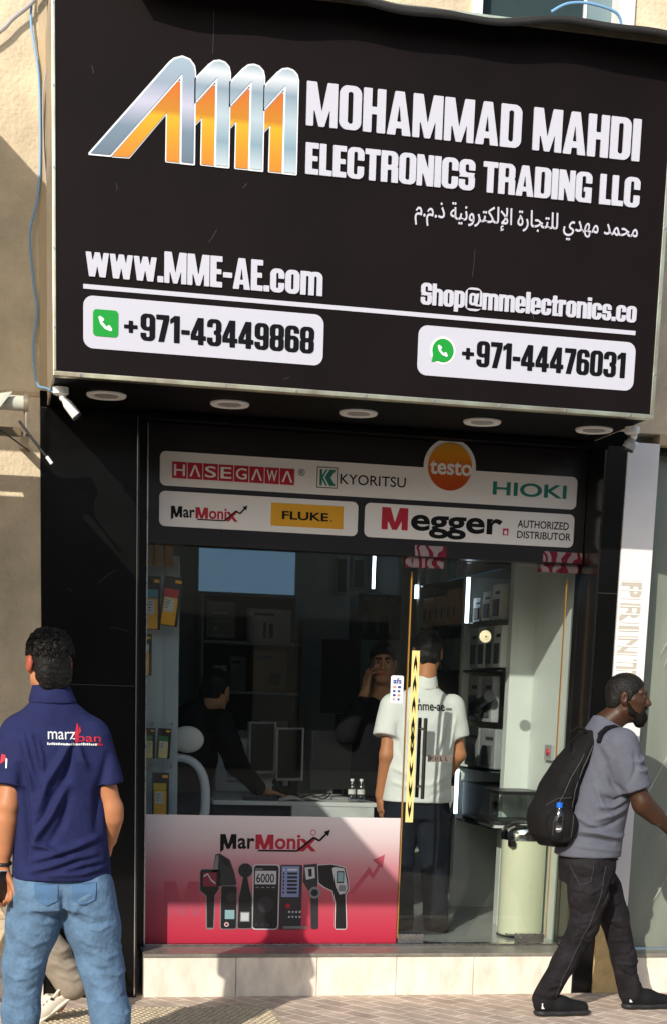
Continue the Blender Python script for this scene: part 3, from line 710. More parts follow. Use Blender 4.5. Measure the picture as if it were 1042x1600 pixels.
# vane anemometer
dev([(circ(1.349, .649, .042), 'p_grey'), (circ(1.349, .649, .038), 'p_black'), (circ(1.349, .649, .029), 'p_dark'),
     ([(1.335, .612), (1.363, .612), (1.378, .545), (1.392, .500), (1.394, .335), (1.384, .324), (1.318, .324), (1.308, .335), (1.312, .500), (1.322, .545)], 'p_grey'),
     ([(1.338, .612), (1.360, .612), (1.374, .545), (1.388, .500), (1.390, .335), (1.381, .328), (1.321, .328), (1.312, .335), (1.316, .500), (1.326, .545)], 'p_black'), (rect(1.325, 1.378, .365, .420), 'p_grey'), (rect(1.330, 1.373, .370, .414), 'p_light')])
for k in range(3):
    a = k*math.pi/3; c, s_ = math.cos(a)*.034, math.sin(a)*.034
    plate('fan_blade', [[(1.349-c-s_*.1, .649-s_+c*.1), (1.349+c-s_*.1, .649+s_+c*.1), (1.349+c+s_*.1, .649+s_-c*.1), (1.349-c+s_*.1, .649-s_-c*.1)]], FG, M['p_black'], post, .0003, B0+.0016+.0002*k)
# multimeter
dev([(rrect(1.391, 1.541, .320, .684, .022), 'p_light'), (rrect(1.397, 1.535, .326, .678, .018), 'p_black'), (rect(1.404, 1.522, .573, .648), 'p_light'), (rect(1.404, 1.445, .654, .661), 'p_grey'), (circ(1.466, .460, .045), 'p_dark')])
lettering('6000', 1.411, 1.510, .583, .632, FG, M['ink_black'], post, .0003, .01, B0+.0022)
for k in range(4): plate('key', [rect(1.408+k*.030, 1.426+k*.030, .553, .560)], FG, M['p_grey'], post, .0003, B0+.0022)
for k in range(4): plate('socket', [circ(1.415+k*.034, .348, .009)], FG, M['p_dark'], post, .0003, B0+.0022)
# installation tester
dev([(rrect(1.543, 1.668, .320, .682, .01), 'p_dark'), (rect(1.552, 1.651, .503, .674), 'p_blue'), ([(1.578, .465), (1.605, .465), (1.602, .445), (1.590, .435), (1.580, .447)], 'p_red'), (rrect(1.565, 1.705, .326, .340, .006), 'p_grey')])
for k in range(7): plate('screen_row', [rect(1.560, 1.568, .655-.021*k-.006, .655-.021*k+.006), rect(1.584, 1.640, .655-.021*k-.006, .655-.021*k+.006)], FG, M['p_black'] if k else M['p_light'], post, .0003, B0+.0012)
for k in range(8): plate('control', [circ(1.600+.02*(k % 4), .42-.028*(k//4), .006, 10)], FG, M['p_light'], post, .0003, B0+.0012)
# lamp head meter
dev([([(1.675, .683), (1.750, .690), (1.757, .600), (1.752, .540), (1.762, .525), (1.768, .330), (1.760, .322), (1.730, .322), (1.724, .330), (1.716, .525), (1.690, .560), (1.672, .590)], 'p_dark'), (circ(1.740, .528, .033), 'p_grey'), (circ(1.740, .528, .020), 'p_black'), ([(1.680, .668), (1.735, .672), (1.740, .610), (1.690, .600)], 'p_light'), ([(1.700, .66), (1.72, .662), (1.722, .62), (1.704, .616)], 'p_black')])
# infrared thermometer gun
dev([([(1.750, .684), (1.830, .690), (1.912, .672), (1.930, .600), (1.936, .545), (1.918, .520), (1.930, .335), (1.922, .320), (1.866, .320), (1.858, .335), (1.856, .470), (1.838, .535), (1.792, .555), (1.758, .580)], 'p_light'),
     ([(1.754, .680), (1.830, .686), (1.908, .668), (1.926, .600), (1.931, .547), (1.913, .520), (1.925, .335), (1.920, .325), (1.867, .325), (1.862, .335), (1.861, .470), (1.842, .539), (1.795, .560), (1.762, .584)], 'p_black'),
     ([(1.835, .664), (1.850, .672), (1.902, .664), (1.918, .600), (1.925, .550), (1.912, .525), (1.880, .518), (1.858, .560)], 'p_light'), (rrect(1.860, 1.903, .582, .650, .005), 'p_dark'), (rrect(1.866, 1.898, .590, .643, .003), 'p_teal'), (rrect(1.872, 1.915, .536, .572, .01), 'p_grey')])

# ------------------------------------------------------------------ things fixed to the front
def polytube(name, label, cat, pts, r, m, n=8):
    P = [Vector(p) for p in pts]; out = []
    for i in range(len(P)-1):       # Catmull-Rom smoothing
        a, b, c, d = P[max(0, i-1)], P[i], P[i+1], P[min(len(P)-1, i+2)]
        for k in range(6):
            t = k/6; out.append(.5*((2*b)+(c-a)*t+(2*a-5*b+4*c-d)*t*t+(3*b-a-3*c+d)*t**3))
    out.append(P[-1])
    o = MB().tube(out, r, n).build(name, m, None, True)
    return tag(o, label, cat)
polytube('cable', 'blue cable hanging down the wall along the left edge of the big sign', 'cable', [(.214, -.32, 4.80), (.216, -.31, 4.71), (.214, -.31, 4.616), (.243, -.31, 4.442), (.251, -.30, 4.324), (.251, -.30, 4.048), (.239, -.31, 3.876), (.202, -.32, 3.713), (.217, -.31, 3.504), (.234, -.30, 3.380), (.213, -.31, 3.215), (.221, -.33, 3.089), (.234, -.40, 3.020), (.268, -.55, 2.985), (.296, -.78, 2.93)], .0055, M['blue_cable'])
polytube('cable', 'thin pale grey cable looped beside the blue cable', 'cable', [(.287, -.32, 4.60), (.290, -.32, 4.483), (.268, -.31, 4.338), (.268, -.30, 4.122), (.277, -.31, 3.978), (.287, -.32, 3.881), (.288, -.36, 3.80)], .0035, M['grey_cable'])
polytube('cable', 'thick grey cable crossing the top left corner of the wall', 'cable', [(-.3, -.33, 4.33), (-.1, -.33, 4.44), (.072, -.33, 4.566), (.130, -.33, 4.625), (.212, -.33, 4.696), (.26, -.33, 4.76)], .010, M['grey_cable'])
polytube('cable', 'blue cable lying on the upper window sill above the sign', 'cable', [(2.72, -.36, 4.93), (2.80, -.37, 4.972), (2.92, -.37, 4.985), (3.06, -.36, 4.962), (3.10, -.34, 4.90)], .007, M['blue_cable'])
mb = MB(); mb.box(.246, WY-.012, 3.03, .289, WY-.0005, 4.80, .003); o = mb.build('cable_duct', M['stucco_fine'])
tag(o, 'flat pale upright strip on the wall along the left side of the sign', 'duct')

def bullet_camera(label, base, aim, m_body, L=.088, r=.0225):
    t = thing('security_camera', label, 'camera', base)
    b0 = Vector(base); d = Vector(aim).normalized(); j = b0+Vector((.01, -.005, -.045))
    mb = MB(); mb.lathe([(.026, -.034), (.036, -.028), (.036, 0)], base, 24); mb.tube([b0+Vector((0, 0, -.012)), b0+Vector((.002, 0, -.03)), j], .013, 12); mb.ball(j, .017); mb.build('mount', M['white_plastic'], t, True)
    mb = MB(); a = j+d*.01; e = a+d*L
    mb.cyl(a, a+d*.025, .014, r, 24); mb.cyl(a+d*.025, e, r, r*1.02, 24); mb.build('body', m_body, t, True)
    mb = MB(); mb.cyl(e+d*.0005, e+d*.010, r*1.05, r*1.02, 24); mb.cyl(e+d*.0105, e+d*.012, r*.7, n=20); mb.build('lens', M['black_plastic'], t, True)
bullet_camera('white bullet camera under the left end of the sign, aimed downwards', (.322, -.83, 2.945), (.62, -.12, -.78), M['white_plastic'])
bullet_camera('white camera with dark lens head under the right end of the sign', (3.085, -.86, 2.945), (-.25, .15, -.62), M['grey_plastic'], .05, .03)

# awning of the neighbouring shop on the left (only its end shows)
aw = thing('awning', 'neighbouring awning end with roller, bracket and hanging crank rod at the left edge', 'awning', (-1.5, WY, 2.9))
mat('awning_cloth', '#b9bcae', .8, var=.15, vscale=6); mat('worn_metal', '#8a8072', .45, .4, var=.3, vscale=15)
mb = MB(); mb.tube([(-3.6, -.58, 2.905), (.160, -.58, 2.905)], .034, 16); mb.build('roller', M['awning_cloth'], aw, True)
mb = MB(); mb.cyl((.1605, -.58, 2.905), (.178, -.58, 2.905), .044, n=20); mb.box(.166, -.60, 2.77, .180, -.52, 2.90, .004); mb.box(.150, -.56, 2.765, .186, WY+.169, 2.785); mb.build('end_bracket', M['worn_metal'], aw)
mb = MB(); mb.box(-3.6, -.575, 2.762, .149, -.535, 2.800, .003); mb.build('bar', mat('bar_brown', '#6e5f45', .5, .2, var=.3, vscale=12), aw)
mb = MB(); mb.grid(lambda u, v: (-3.6+(3.6+.03-.12*v)*u, -.62-2.80*v, 2.872-.09*v), 30, 14); c = mb.build('cloth', M['awning_cloth'], aw); md = c.modifiers.new('t', 'SOLIDIFY'); md.thickness = .006
mb = MB(); mb.grid(lambda u, v: (-.2+(.31-.10*v)*u, -.62-.05*math.sin(v*2)-.01*math.sin(u*9), 2.94-.14*v+.01*math.sin(u*7)), 14, 8); c = mb.build('cloth_flap', M['awning_cloth'], aw); md = c.modifiers.new('t', 'SOLIDIFY'); md.thickness = .004
mb = MB(); mb.tube([(-3.6, -3.40, 2.82), (-.07, -3.40, 2.82)], .03, 12); mb.build('front_bar', M['worn_metal'], aw, True)
for x in (-3.2, -1.2): mb = MB(); mb.tube([(x, WY+.169, 2.74), (x, -3.38, 2.80)], .022, 10); mb.build('arm', M['worn_metal'], aw, True)
mb = MB(); mb.tube([(.139, -.60, 2.825), (.20, -.615, 2.745), (.270, -.63, 2.662)], .0065, 10); mb.build('crank_rod', M['black_plastic'], aw, True)
mb = MB(); mb.tube([(.262, -.628, 2.672), (.285, -.633, 2.642)], .0085, 10); mb.build('crank_tip', M['white_plastic'], aw, True)
mb = MB(); mb.tube([(-.05, -.60, 2.84), (.05, -.61, 2.78), (.12, -.62, 2.735), (.185, -.63, 2.69)], .004, 6); mb.build('loose_wire', M['black_plastic'], aw, True)

aw.location += Vector((-.003, -.17, -.027))
# unseen sign-like box above that awning, added to cast shade on the wall
shade_box = thing('shop_sign', 'plain unseen box added past the left end of the black sign to shade the wall', 'sign', (-2, WY, 3.4))
mb = MB(); mb.box(-3.9, -1.2, 3.315, -.33, WY-.002, 4.52, .01); mb.build('box', M['white_paint'], shade_box)

# ------------------------------------------------------------------ right side: white printed pier and the neighbour's filmed glass
pier = thing('pier', 'white pier with faint upright lettering at the right of the black entrance', 'pier', (3.39, WY, 0))
mb = MB(); mb.box(3.300, WY-.012, .50, 3.478, .02, 2.968, .002); mb.build('panel', mat('pier_white', (.74, .73, .72), .5, var=.04, vscale=5), pier)
mb = MB(); mb.box(3.300, WY-.008, 0, 3.478, .02, .499, .003); mb.build('base', mat('stucco_yellow', '#cdb27c', .85, var=.16, vscale=12, bump=.8, bscale=50, bdist=.01), pier)
mat('print_grey', '#b9b2a5', .55)
def turned(a):   # text turned a quarter clockwise: x along -z, y along +x
    return np.stack([3.312+a[:, 1], WY-.0125-a[:, 2], 2.262-a[:, 0]], -1)
for i, ch in enumerate('PRINT'):
    me = text_mesh(ch, .001, .02); x0 = [0, .118, .236, .290, .412][i]; w = [.095, .1, .03, .1, .1][i]
    fit(me, x0, x0+w, 0, .118); link_mesh('lettering', place(me, turned, .001), M['print_grey'], pier)
for k in range(14):
    mb = MB(); mb.box(3.31, WY-.0152, 2.255-k*.042-.004, 3.432, WY-.0142, 2.255-k*.042+.004); mb.build('stripe', MATS['pier_white'], pier)
nb = thing('shopfront', 'neighbouring shopfront with grey plastic film over its glass, on a stone base', 'shopfront', (4.5, WY, 0))
mat('film', '#7d8478', .32, var=.18, vscale=2.2, bump=.5, bscale=7, bdist=.02, stretch=(1.2, 1, .35), spec=.6)
mb = MB(); mb.grid(lambda u, v: (3.49+5*u, -.12-.010*math.sin(u*60+v*3)-.008*math.sin(v*9+u*31)-.006*math.sin(u*140-v*17), .236+2.70*v), 120, 60); mb.build('filmed_pane', M['film'], nb, True)
mb = MB(); mb.box(3.479, -.16, .23, 3.494, .0, 2.955); mb.box(3.479, -.20, 2.936, 9, .0, 2.965); mb.build('frame', M['black_metal'], nb)
mb = MB(); mb.box(3.479, -.30, 0, 9, .0, .205, .004); mb.build('stone_base', M['stone'], nb)
mb = MB(); mb.box(3.479, -.305, .2055, 9, .0, .229, .004); mb.build('sill', M['stone_edge'], nb)
mb = MB(); mb.box(3.479, WY+.0, 2.966, 9, .02, 3.0195); mb.build('lintel', M['stucco_fine'], nb)
mat('film_scuff', '#a3a99f', .4)
for k in range(16):
    x = 3.56+RNG.random()*.35; z = .5+RNG.random()*1.5; l = .15+RNG.random()*.5; a = math.radians(62+RNG.random()*14)
    P = [(x+math.cos(a)*l*t+.015*math.sin(t*2.5), -.148, z+math.sin(a)*l*t) for t in np.linspace(0, 1, 8)]
    MB().tube(P, [.0008+.0016*math.sin(math.pi*t) for t in np.linspace(0, 1, 8)], 5).build('film_crease', M['film_scuff'], nb, True)

# ------------------------------------------------------------------ across the street (seen only as reflections)
mat('far_wall', '#b3a78f', .85, var=.1, vscale=2); mat('far_glass', (.03, .035, .04), .1)
for x0, x1, h, lab in ((-14, -3.2, 5.6, 'low beige building opposite, left of the gap'), (-2.2, 9, 6.2, 'low beige building opposite with shop windows'), (10, 24, 7.0, 'taller beige building opposite on the right')):
    t = thing('building', lab, 'building', ((x0+x1)/2, -16, 0))
    MB().box(x0, -24, 0, x1, -16, h).build('wall', M['far_wall'], t)
    n = int((x1-x0)/2.2)
    for k in range(n):
        xx = x0+.5+k*(x1-x0-.6)/n
        for z0, z1 in ((.4, 2.7), (3.7, 5.0)):
            MB().box(xx, -16.0, z0, xx+1.4, -15.96, z1).build('window', M['far_glass'], t)
# ------------------------------------------------------------------ inside the shop
FL = .235
mat('in_wall', '#a9b4b5', .55, var=.06, vscale=3); mat('in_floor', '#a5a8a5', .12, var=.14, vscale=2.5); mat('in_ceil', '#c0c2c2', .8)
mat('panel_grey', '#cfd4cf', .4, var=.05, vscale=3)
o = MB().box(.70, .031, .0, 3.42, 4.4, FL).build('shop_floor', M['in_floor']); tag(o, kind='structure')
o = MB().box(.70, .051, 2.905, 3.42, 4.4, 3.0).build('shop_ceiling', M['in_ceil']); tag(o, kind='structure')
mb = MB()
mb.box(.60, 4.25, FL, 1.58, 4.4, 2.905); mb.box(2.40, 4.25, FL, 3.42, 4.4, 2.905); mb.box(1.58, 4.25, 2.72, 2.40, 4.4, 2.905); mb.box(1.58, 4.25, FL, 2.40, 4.4, 2.345)
for k in range(11): mb.box(.62, 4.244, .45+k*.22, 1.56, 4.2495, .455+k*.22)
for k in range(11): mb.box(2.42, 4.244, .45+k*.22, 3.40, 4.2495, .455+k*.22)
o = mb.build('shop_wall', M['in_wall']); tag(o, kind='structure')
o = MB().box(.60, .051, FL, .70, 4.249, 2.905).build('shop_wall_side', M['in_wall']); tag(o, kind='structure')
mb = MB(); mb.box(3.32, .751, FL, 3.42, 4.249, 2.905); mb.box(3.205, .041, FL, 3.42, .75, 2.905); mb.box(3.055, .755, FL, 3.319, .83, 2.905)
o = mb.build('shop_wall_side', M['panel_grey']); tag(o, kind='structure')
# frosted back window
t = thing('window', 'frosted pale blue window panel high on the back wall of the shop', 'window', (1.99, 4.25, 2.35))
MB().box(1.605, 4.26, 2.372, 2.375, 4.27, 2.700).build('pane', mat('frost', '#6f8ba0', .5, emit=('#6f93b0', .34)), t)
mb = MB(); mb.box(1.581, 4.24, 2.346, 2.399, 4.30, 2.371); mb.box(1.581, 4.24, 2.7005, 2.399, 4.30, 2.719); mb.box(1.581, 4.24, 2.3715, 1.604, 4.30, 2.70); mb.box(2.376, 4.24, 2.3715, 2.399, 4.30, 2.70)
mb.build('frame', M['in_wall'], t)
# dark bookcase under it
mat('dark_wood', '#2a211d', .6, var=.3, vscale=8); mat('box_white', '#cfcec9', .6, var=.08, vscale=10); mat('box_grey', '#85888a', .6, var=.1, vscale=10)
mat('box_tan', '#a1815c', .75, var=.12, vscale=12); mat('pack_grey', '#9a9d9e', .5, var=.1, vscale=12); mat('pack_pale', '#dadbd8', .5, var=.08, vscale=12); mat('ink_grey', '#3a3c3e', .6)
mat('box_orange', '#c98845', .6, var=.15, vscale=10); mat('box_teal', '#7fb0aa', .5, var=.1, vscale=10); mat('cert', '#8f9896', .5, var=.1, vscale=30)
bc = thing('bookcase', 'dark bookcase with boxes below the frosted window at the back', 'bookcase', (1.99, 4.2, FL))
mb = MB(); mb.box(1.585, 4.20, FL, 2.395, 4.243, 2.34); mb.build('back_panel', M['dark_wood'], bc)
for z in (.60, 1.02, 1.585, 1.965): MB().box(1.606, 3.90, z, 2.374, 4.199, z+.022, .003).build('shelf_board', M['in_wall'], bc)
for x in (1.585, 2.375): MB().box(x, 3.89, FL, x+.020, 4.199, 2.34, .003).build('side_board', M['in_wall'], bc)
def carton(name, label, x0, y0, z0, x1, y1, z1, m, panel=None, group=None, cat='box', marks=True):
    t = thing(name, label, cat, ((x0+x1)/2, (y0+y1)/2, z0), group)
    MB().box(x0, y0, z0, x1, y1, z1, .004).build('carton', m, t)
    w, h = x1-x0, z1-z0
    if panel: MB().box(x0+w*.08, y0-.003, z0+h*.12, x1-w*.08, y0-.0005, z0+h*.72).build('print_panel', panel, t)
    if marks:
        MB().box(x0+w*.1, y0-.0025, z0+h*.80, x0+w*.6, y0-.0004, z0+h*.88).build('print_line', M['ink_grey'], t)
    return t
fr = thing('certificate', 'framed certificate standing on the upper shelf of the bookcase', 'certificate', (1.74, 3.95, 1.988))
mb = MB(); 
for a in ((1.612, 1.988, 1.878, 2.008), (1.612, 2.282, 1.878, 2.302), (1.612, 2.0085, 1.632, 2.2815), (1.858, 2.0085, 1.878, 2.2815)): mb.box(a[0], 3.94, a[1], a[2], 3.965, a[3])
mb.build('frame', M['dark_wood'], fr); MB().box(1.633, 3.95, 2.009, 1.857, 3.96, 2.281).build('sheet', M['cert'], fr)
mb = MB(); mb.box(1.648, 3.948, 2.026, 1.842, 3.9495, 2.030); mb.box(1.648, 3.948, 2.262, 1.842, 3.9495, 2.266); mb.box(1.68, 3.948, 2.19, 1.81, 3.9495, 2.20); mb.box(1.67, 3.948, 2.13, 1.82, 3.9495, 2.135); mb.box(1.69, 3.948, 2.06, 1.72, 3.9495, 2.09)
mb.build('print', M['box_white'], fr)
t = carton('product_box', 'pale product box with two dark handsets printed on it, top bookcase shelf', 1.97, 3.96, 1.988, 2.30, 4.12, 2.24, M['box_white'])
MB().box(2.08, 3.956, 2.02, 2.105, 3.9575, 2.14, .0).build('print_handset', M['ink_grey'], t); MB().box(2.125, 3.956, 2.02, 2.16, 3.9575, 2.13).build('print_handset', M['ink_grey'], t)
carton('product_box', 'small whitish box on the middle bookcase shelf, left end', 1.70, 3.96, 1.608, 1.80, 4.1, 1.80, M['box_white'])
carton('product_box', 'tall grey box on the middle bookcase shelf beside the small whitish one', 1.83, 3.96, 1.608, 1.95, 4.1, 1.87, M['box_grey'])
t = carton('product_box', 'tan speckled box with a dark meter picture, middle bookcase shelf', 2.01, 3.96, 1.608, 2.27, 4.12, 1.92, M['box_tan'])
MB().prism([(2.13, 1.67), (2.22, 1.66), (2.23, 1.74), (2.15, 1.76)], lambda a, b, k: (a, 3.9575-k, b), 0, .0015).build('print_meter', M['ink_grey'], t)
carton('product_box', 'dim white box on the lower bookcase shelf', 1.80, 3.96, 1.043, 1.98, 4.1, 1.30, M['box_white'])
carton('product_box', 'dark box on the lower bookcase shelf', 2.08, 3.96, 1.043, 2.30, 4.1, 1.38, M['box_grey'])
# LED light strips (lit)
def led(label, x, y, z0, z1, st=4.5):
    t = thing('light_strip', label, 'light', (x, y, z0))
    MB().box(x-.011, y, z0, x+.011, y+.012, z1, .002).build('tube', mat('led', '#cfe0ee', .5, emit=('#cfe2f5', st)), t)
    MB().box(x-.014, y+.0125, z0, x+.014, y+.02, z1).build('channel', M['grey_plastic'], t)
led('tall thin light strip near the back wall above the black display case', 2.985, 4.1, 2.44, 2.74)
led('light strip at the shelf upright right of the orange boxes', 2.985, 1.47, 2.085, 2.37)
led('low light strip beside the dark case under the right shelves', 2.985, 1.52, .86, 1.15)
led('short light strip above the orange boxes', 2.985, 2.76, 2.30, 2.395)
# shelving along the right wall
sh = thing('shelving', 'long glass shelving with grey uprights along the right wall of the shop', 'shelving', (3.15, 2.4, FL))
for y in (1.56, 2.72, 3.3): MB().box(2.995, y, FL, 3.319, y+.06, 2.904).build('upright', M['panel_grey'], sh)
for z in (2.375, 2.075, 1.78, 1.165, .82):
    MB().box(3.0, .835, z, 3.318, 1.559, z+.010).build('shelf_board', mat('shelf_glass', '#2e3b3a', .1), sh)
    MB().box(3.0, 1.621, z, 3.318, 2.719, z+.010).build('shelf_board', M['shelf_glass'], sh)
mat('slat_dark', '#50575a', .5, var=.1, vscale=4)
MB().box(3.30, .835, FL, 3.319, 3.299, 2.904).build('back_panel', M['slat_dark'], sh)
def pack(label, y, z0, z1, w, mb_, mp, group, x=3.02, d=.05):
    """hanging blister pack facing the room (its face looks along -x)"""
    t = thing('blister_pack', label, 'package', (x, y, z0), group)
    MB().box(x, y-w/2, z0, x+d, y+w/2, z1, .012).build('card', mb_, t)
    MB().box(x-.006, y-w*.32, z0+(z1-z0)*.10, x+.001, y+w*.32, z0+(z1-z0)*.58, .006).build('blister', mp, t)
    MB().box(x-.003, y-w*.40, z0+(z1-z0)*.72, x+.0005, y+w*.1, z0+(z1-z0)*.80).build('print', M['ink_grey'], t)
for k in range(3): pack('pale hang card with a slim dark tool, upper right shelf behind the round cap', .98+k*.20, 2.09, 2.30-.03*k, .17, M['pack_pale'], M['ink_grey'], 'pale hang cards')
for k in range(4): pack('grey rounded pack in the row level with the round cap on the door', .92+k*.165, 1.80, 2.055, .15, M['pack_grey'] if k % 2 else M['pack_pale'], M['slat_dark'], 'grey packs in the right row')
for k in range(2): pack('grey pouch under the row of rounded packs', 1.38-k*.3, 1.47, 1.75, .22, M['pack_grey'], M['slat_dark'], 'grey pouches')
for k in range(2): pack('large grey case on the lower right shelf beside the white shirt', 1.35-k*.33, 1.185, 1.43, .30, M['box_grey'], M['slat_dark'], 'large grey cases', d=.2)
t = thing('hand_tool', 'black gun shaped tester on the shelf right of the white shirt', 'tool', (2.99, 1.1, 1.60))
MB().ball((2.98, 1.15, 1.56), .07, (.7, 1.3, .8), 20).build('head', M['black_plastic'], t, True); MB().cyl((2.98, 1.08, 1.58), (2.98, .90, 1.63), .028, .036, 16).build('grip', M['black_plastic'], t, True)
t = thing('tool_case', 'black hard case under the lowest right shelf', 'case', (3.12, 1.15, .84))
MB().box(3.0, .86, .832, 3.29, 1.44, 1.08, .02).build('shell', M['black_plastic'], t); MB().box(2.994, .95, .86, 3.0, 1.36, .875).build('latch', M['grey_plastic'], t)
for k in range(3): carton('cardboard_box', 'orange brown cardboard box with two dark slots, in the row behind the door edge', 3.01, 1.78+k*.30, 2.087, 3.2, 2.05+k*.30, 2.29+.03*(k == 0), M['box_orange'], None, 'orange cardboard boxes', marks=False)
for k in range(6): MB().box(3.004, 1.84+k*.15, 2.14, 3.0095, 1.865+k*.15, 2.21).build('slot', M['ink_grey'], bpy.data.objects['cardboard_box' if k < 2 else 'cardboard_box.%03d' % (k//2)])
for k in range(5): carton('product_box', 'teal and white box on the top right shelf', 3.01, 1.70+k*.19, 2.387, 3.2, 1.86+k*.19, 2.60, M['box_teal'] if k % 2 else M['box_white'], None, 'boxes on the top right shelf', marks=False)
for k in range(4): carton('product_box', 'tilted grey board pack on the lower shelf behind the door edge', 3.02, 1.72+k*.23, 1.792, 3.2, 1.90+k*.23, 2.0, M['box_grey'], None, 'grey board packs', marks=False)
# black brand display case deeper in
dc = thing('display_case', 'black display case with white lettering at the back right', 'case', (2.86, 3.3, 2.0))
MB().box(2.66, 3.20, 2.02, 2.985, 3.5, 2.345, .004).build('case', M['black_plastic'], dc)
for k in range(3):
    lettering('UNI-T', 2.70+k*.094, 2.775+k*.094, 2.295, 2.322, wallfn(3.199), M['box_grey'], dc, .001, .02)
    MB().box(2.70+k*.094, 3.196, 2.06, 2.73+k*.094, 3.1995, 2.20).build('packet', M['slat_dark'], dc)
tv = thing('display_screen', 'dark turned display screen on a post behind the man on the phone', 'screen', (2.5, 3.0, FL))
R_ = Matrix.Translation((2.5, 3.0, 0)) @ Matrix.Rotation(math.radians(-25), 4, 'Z')
MB().box(-.14, -.02, 1.47, .14, .02, 2.0, .006, M=R_).build('panel', M['black_plastic'], tv); MB().box(-.03, -.02, FL+.02, .03, .02, 1.468, M=R_).build('post', M['dark_steel'], tv); MB().box(-.15, -.12, FL, .15, .12, FL+.0195, .004, M=R_).build('base', M['dark_steel'], tv)
for x0, z0, lab in ((2.70, 2.40, 'dark framed picture high on the back wall, left of its twin'), (2.84, 2.44, 'dark framed picture high on the back wall, nearest the tall light strip')):
    t = thing('picture_frame', lab, 'picture', (x0, 4.24, z0))
    MB().box(x0, 4.225, z0, x0+.10, 4.2435, 2.68, .003).build('frame', M['grey_plastic'], t); MB().box(x0+.012, 4.222, z0+.012, x0+.088, 4.2245, 2.668).build('print', M['shelf_glass'], t)
# desk and what stands on it
dk = thing('desk', 'white desk with a marbled front panel behind the poster', 'desk', (1.9, 1.3, FL))
mat('laminate', '#c9cbc8', .35, var=.05, vscale=5); mat('marble', '#c4c8c6', .3, var=.22, vscale=4)
MB().box(1.30, 1.0, .932, 2.32, 1.75, .958, .004).build('desktop', M['laminate'], dk)
MB().box(1.79, 1.005, FL, 2.305, 1.03, .9315).build('front_panel', M['marble'], dk); MB().box(2.285, 1.031, FL, 2.309, 1.74, .9315).build('side_panel', M['laminate'], dk); MB().box(1.31, 1.05, FL, 1.335, 1.74, .9315).build('side_panel', M['black_plastic'], dk)
MB().box(1.336, 1.08, .45, 1.788, 1.10, .9315).build('modesty_panel', M['black_plastic'], dk)
def monitor(label, x, y, yaw, w, z0, z1, back):
    t = thing('monitor', label, 'monitor', (x, y, .958)); Rm = Matrix.Translation((x, y, 0)) @ Matrix.Rotation(math.radians(yaw), 4, 'Z')
    MB().box(-w/2, -.012, z0, w/2, .014, z1, .005, M=Rm).build('housing', back, t)
    MB().box(w/2+.0002, -.013, z0, w/2+.006, .014, z1, .002, M=Rm).build('side_edge', M['white_plastic'], t)
    MB().box(-w/2+.012, -.0145, z0+.018, w/2-.012, -.0122, z1-.012, M=Rm).build('screen', M['black_plastic'], t)
    MB().cyl((0, .03, .975), (0, .03, z0+.1), .018, n=14, M=Rm).build('neck', M['grey_plastic'], t); MB().box(-.10, -.06, .9585, .10, .10, .972, .006, M=Rm).build('foot', M['grey_plastic'], t)
monitor('narrow looking monitor with white back, leftmost on the desk', 1.70, 1.66, 25, .20, 1.09, 1.42, M['grey_plastic'])
monitor('middle monitor on the desk, between the other two', 1.87, 1.60, 22, .20, 1.05, 1.39, M['grey_plastic'])
monitor('large black monitor with one bright edge above the water bottles', 2.10, 1.30, 12, .30, 1.02, 1.385, M['black_plastic'])
pr = thing('printer', 'white office printer on the desk behind the leaning man', 'printer', (1.60, 1.9, .958))
MB().box(1.42, 1.78, .96, 1.82, 2.1, 1.22, .02).build('body', M['laminate'], pr); MB().box(1.45, 1.82, 1.2205, 1.80, 2.08, 1.30, .03).build('lid', M['white_plastic'], pr)
for k in range(4): MB().box(1.50, 1.772, 1.02+k*.035, 1.66, 1.779, 1.04+k*.035).build('vent', M['grey_plastic'], pr)
tb = thing('table', 'side table carrying the white printer', 'table', (1.62, 1.94, FL)); MB().box(1.38, 1.76, .93, 1.86, 2.12, .9595, .004).build('top', M['laminate'], tb)
for x in (1.40, 1.81):
    for y in (1.78, 2.07): MB().box(x, y, FL, x+.03, y+.03, .9298).build('leg', M['grey_plastic'], tb)
t = thing('paper_sheets', 'loose white paper sheets lying on the desk in front of the monitors', 'paper', (1.9, 1.08, .9585))
MB().grid(lambda u, v: (1.72+.16*u+.02*v, 1.02+.2*v, .960+.022*math.sin(u*3.1)*(.4+v*.6)), 10, 6).build('sheet', M['white_paint'], t); MB().grid(lambda u, v: (1.88+.20*u, 1.04+.18*v-.03*u, .961+.012*math.sin(u*4+1)), 10, 6).build('sheet', M['white_paint'], t)
glass_mat('bottle_plastic', (.86, .90, .92), .08, 2.6)
for x, lab in ((2.168, 'small clear water bottle on the desk edge, beside its twin, nearer the monitor'), (2.226, 'small clear water bottle on the desk edge, beside its twin, nearer the white shirt')):
    t = thing('water_bottle', lab, 'bottle', (x, 1.035, .9585), 'two water bottles on the desk')
    MB().lathe([(.020, 0), (.024, .005), (.024, .035), (.022, .04), (.024, .046), (.024, .085), (.020, .103), (.010, .12), (.010, .128)], (x, 1.035, .959), 20).build('bottle', M['bottle_plastic'], t, True)
    MB().lathe([(.0245, .05), (.0245, .078)], (x, 1.035, .959), 20).build('label_band', M['box_white'], t, True); MB().cyl((x, 1.035, 1.0872), (x, 1.035, 1.102), .0115, n=16).build('cap', M['white_plastic'], t)
kb = thing('keyboard', 'black keyboard on the desk near the leaning man', 'keyboard', (1.62, 1.12, .9585))
MB().box(1.50, 1.03, .9586, 1.71, 1.13, .972, .004).build('case', M['black_plastic'], kb)
mb = MB()
for i in range(13):
    for j in range(5): mb.box(1.505+i*.0155, 1.036+j*.018, .9722, 1.518+i*.0155, 1.050+j*.018, .9765)
mb.build('keys', M['ink_grey'], kb)
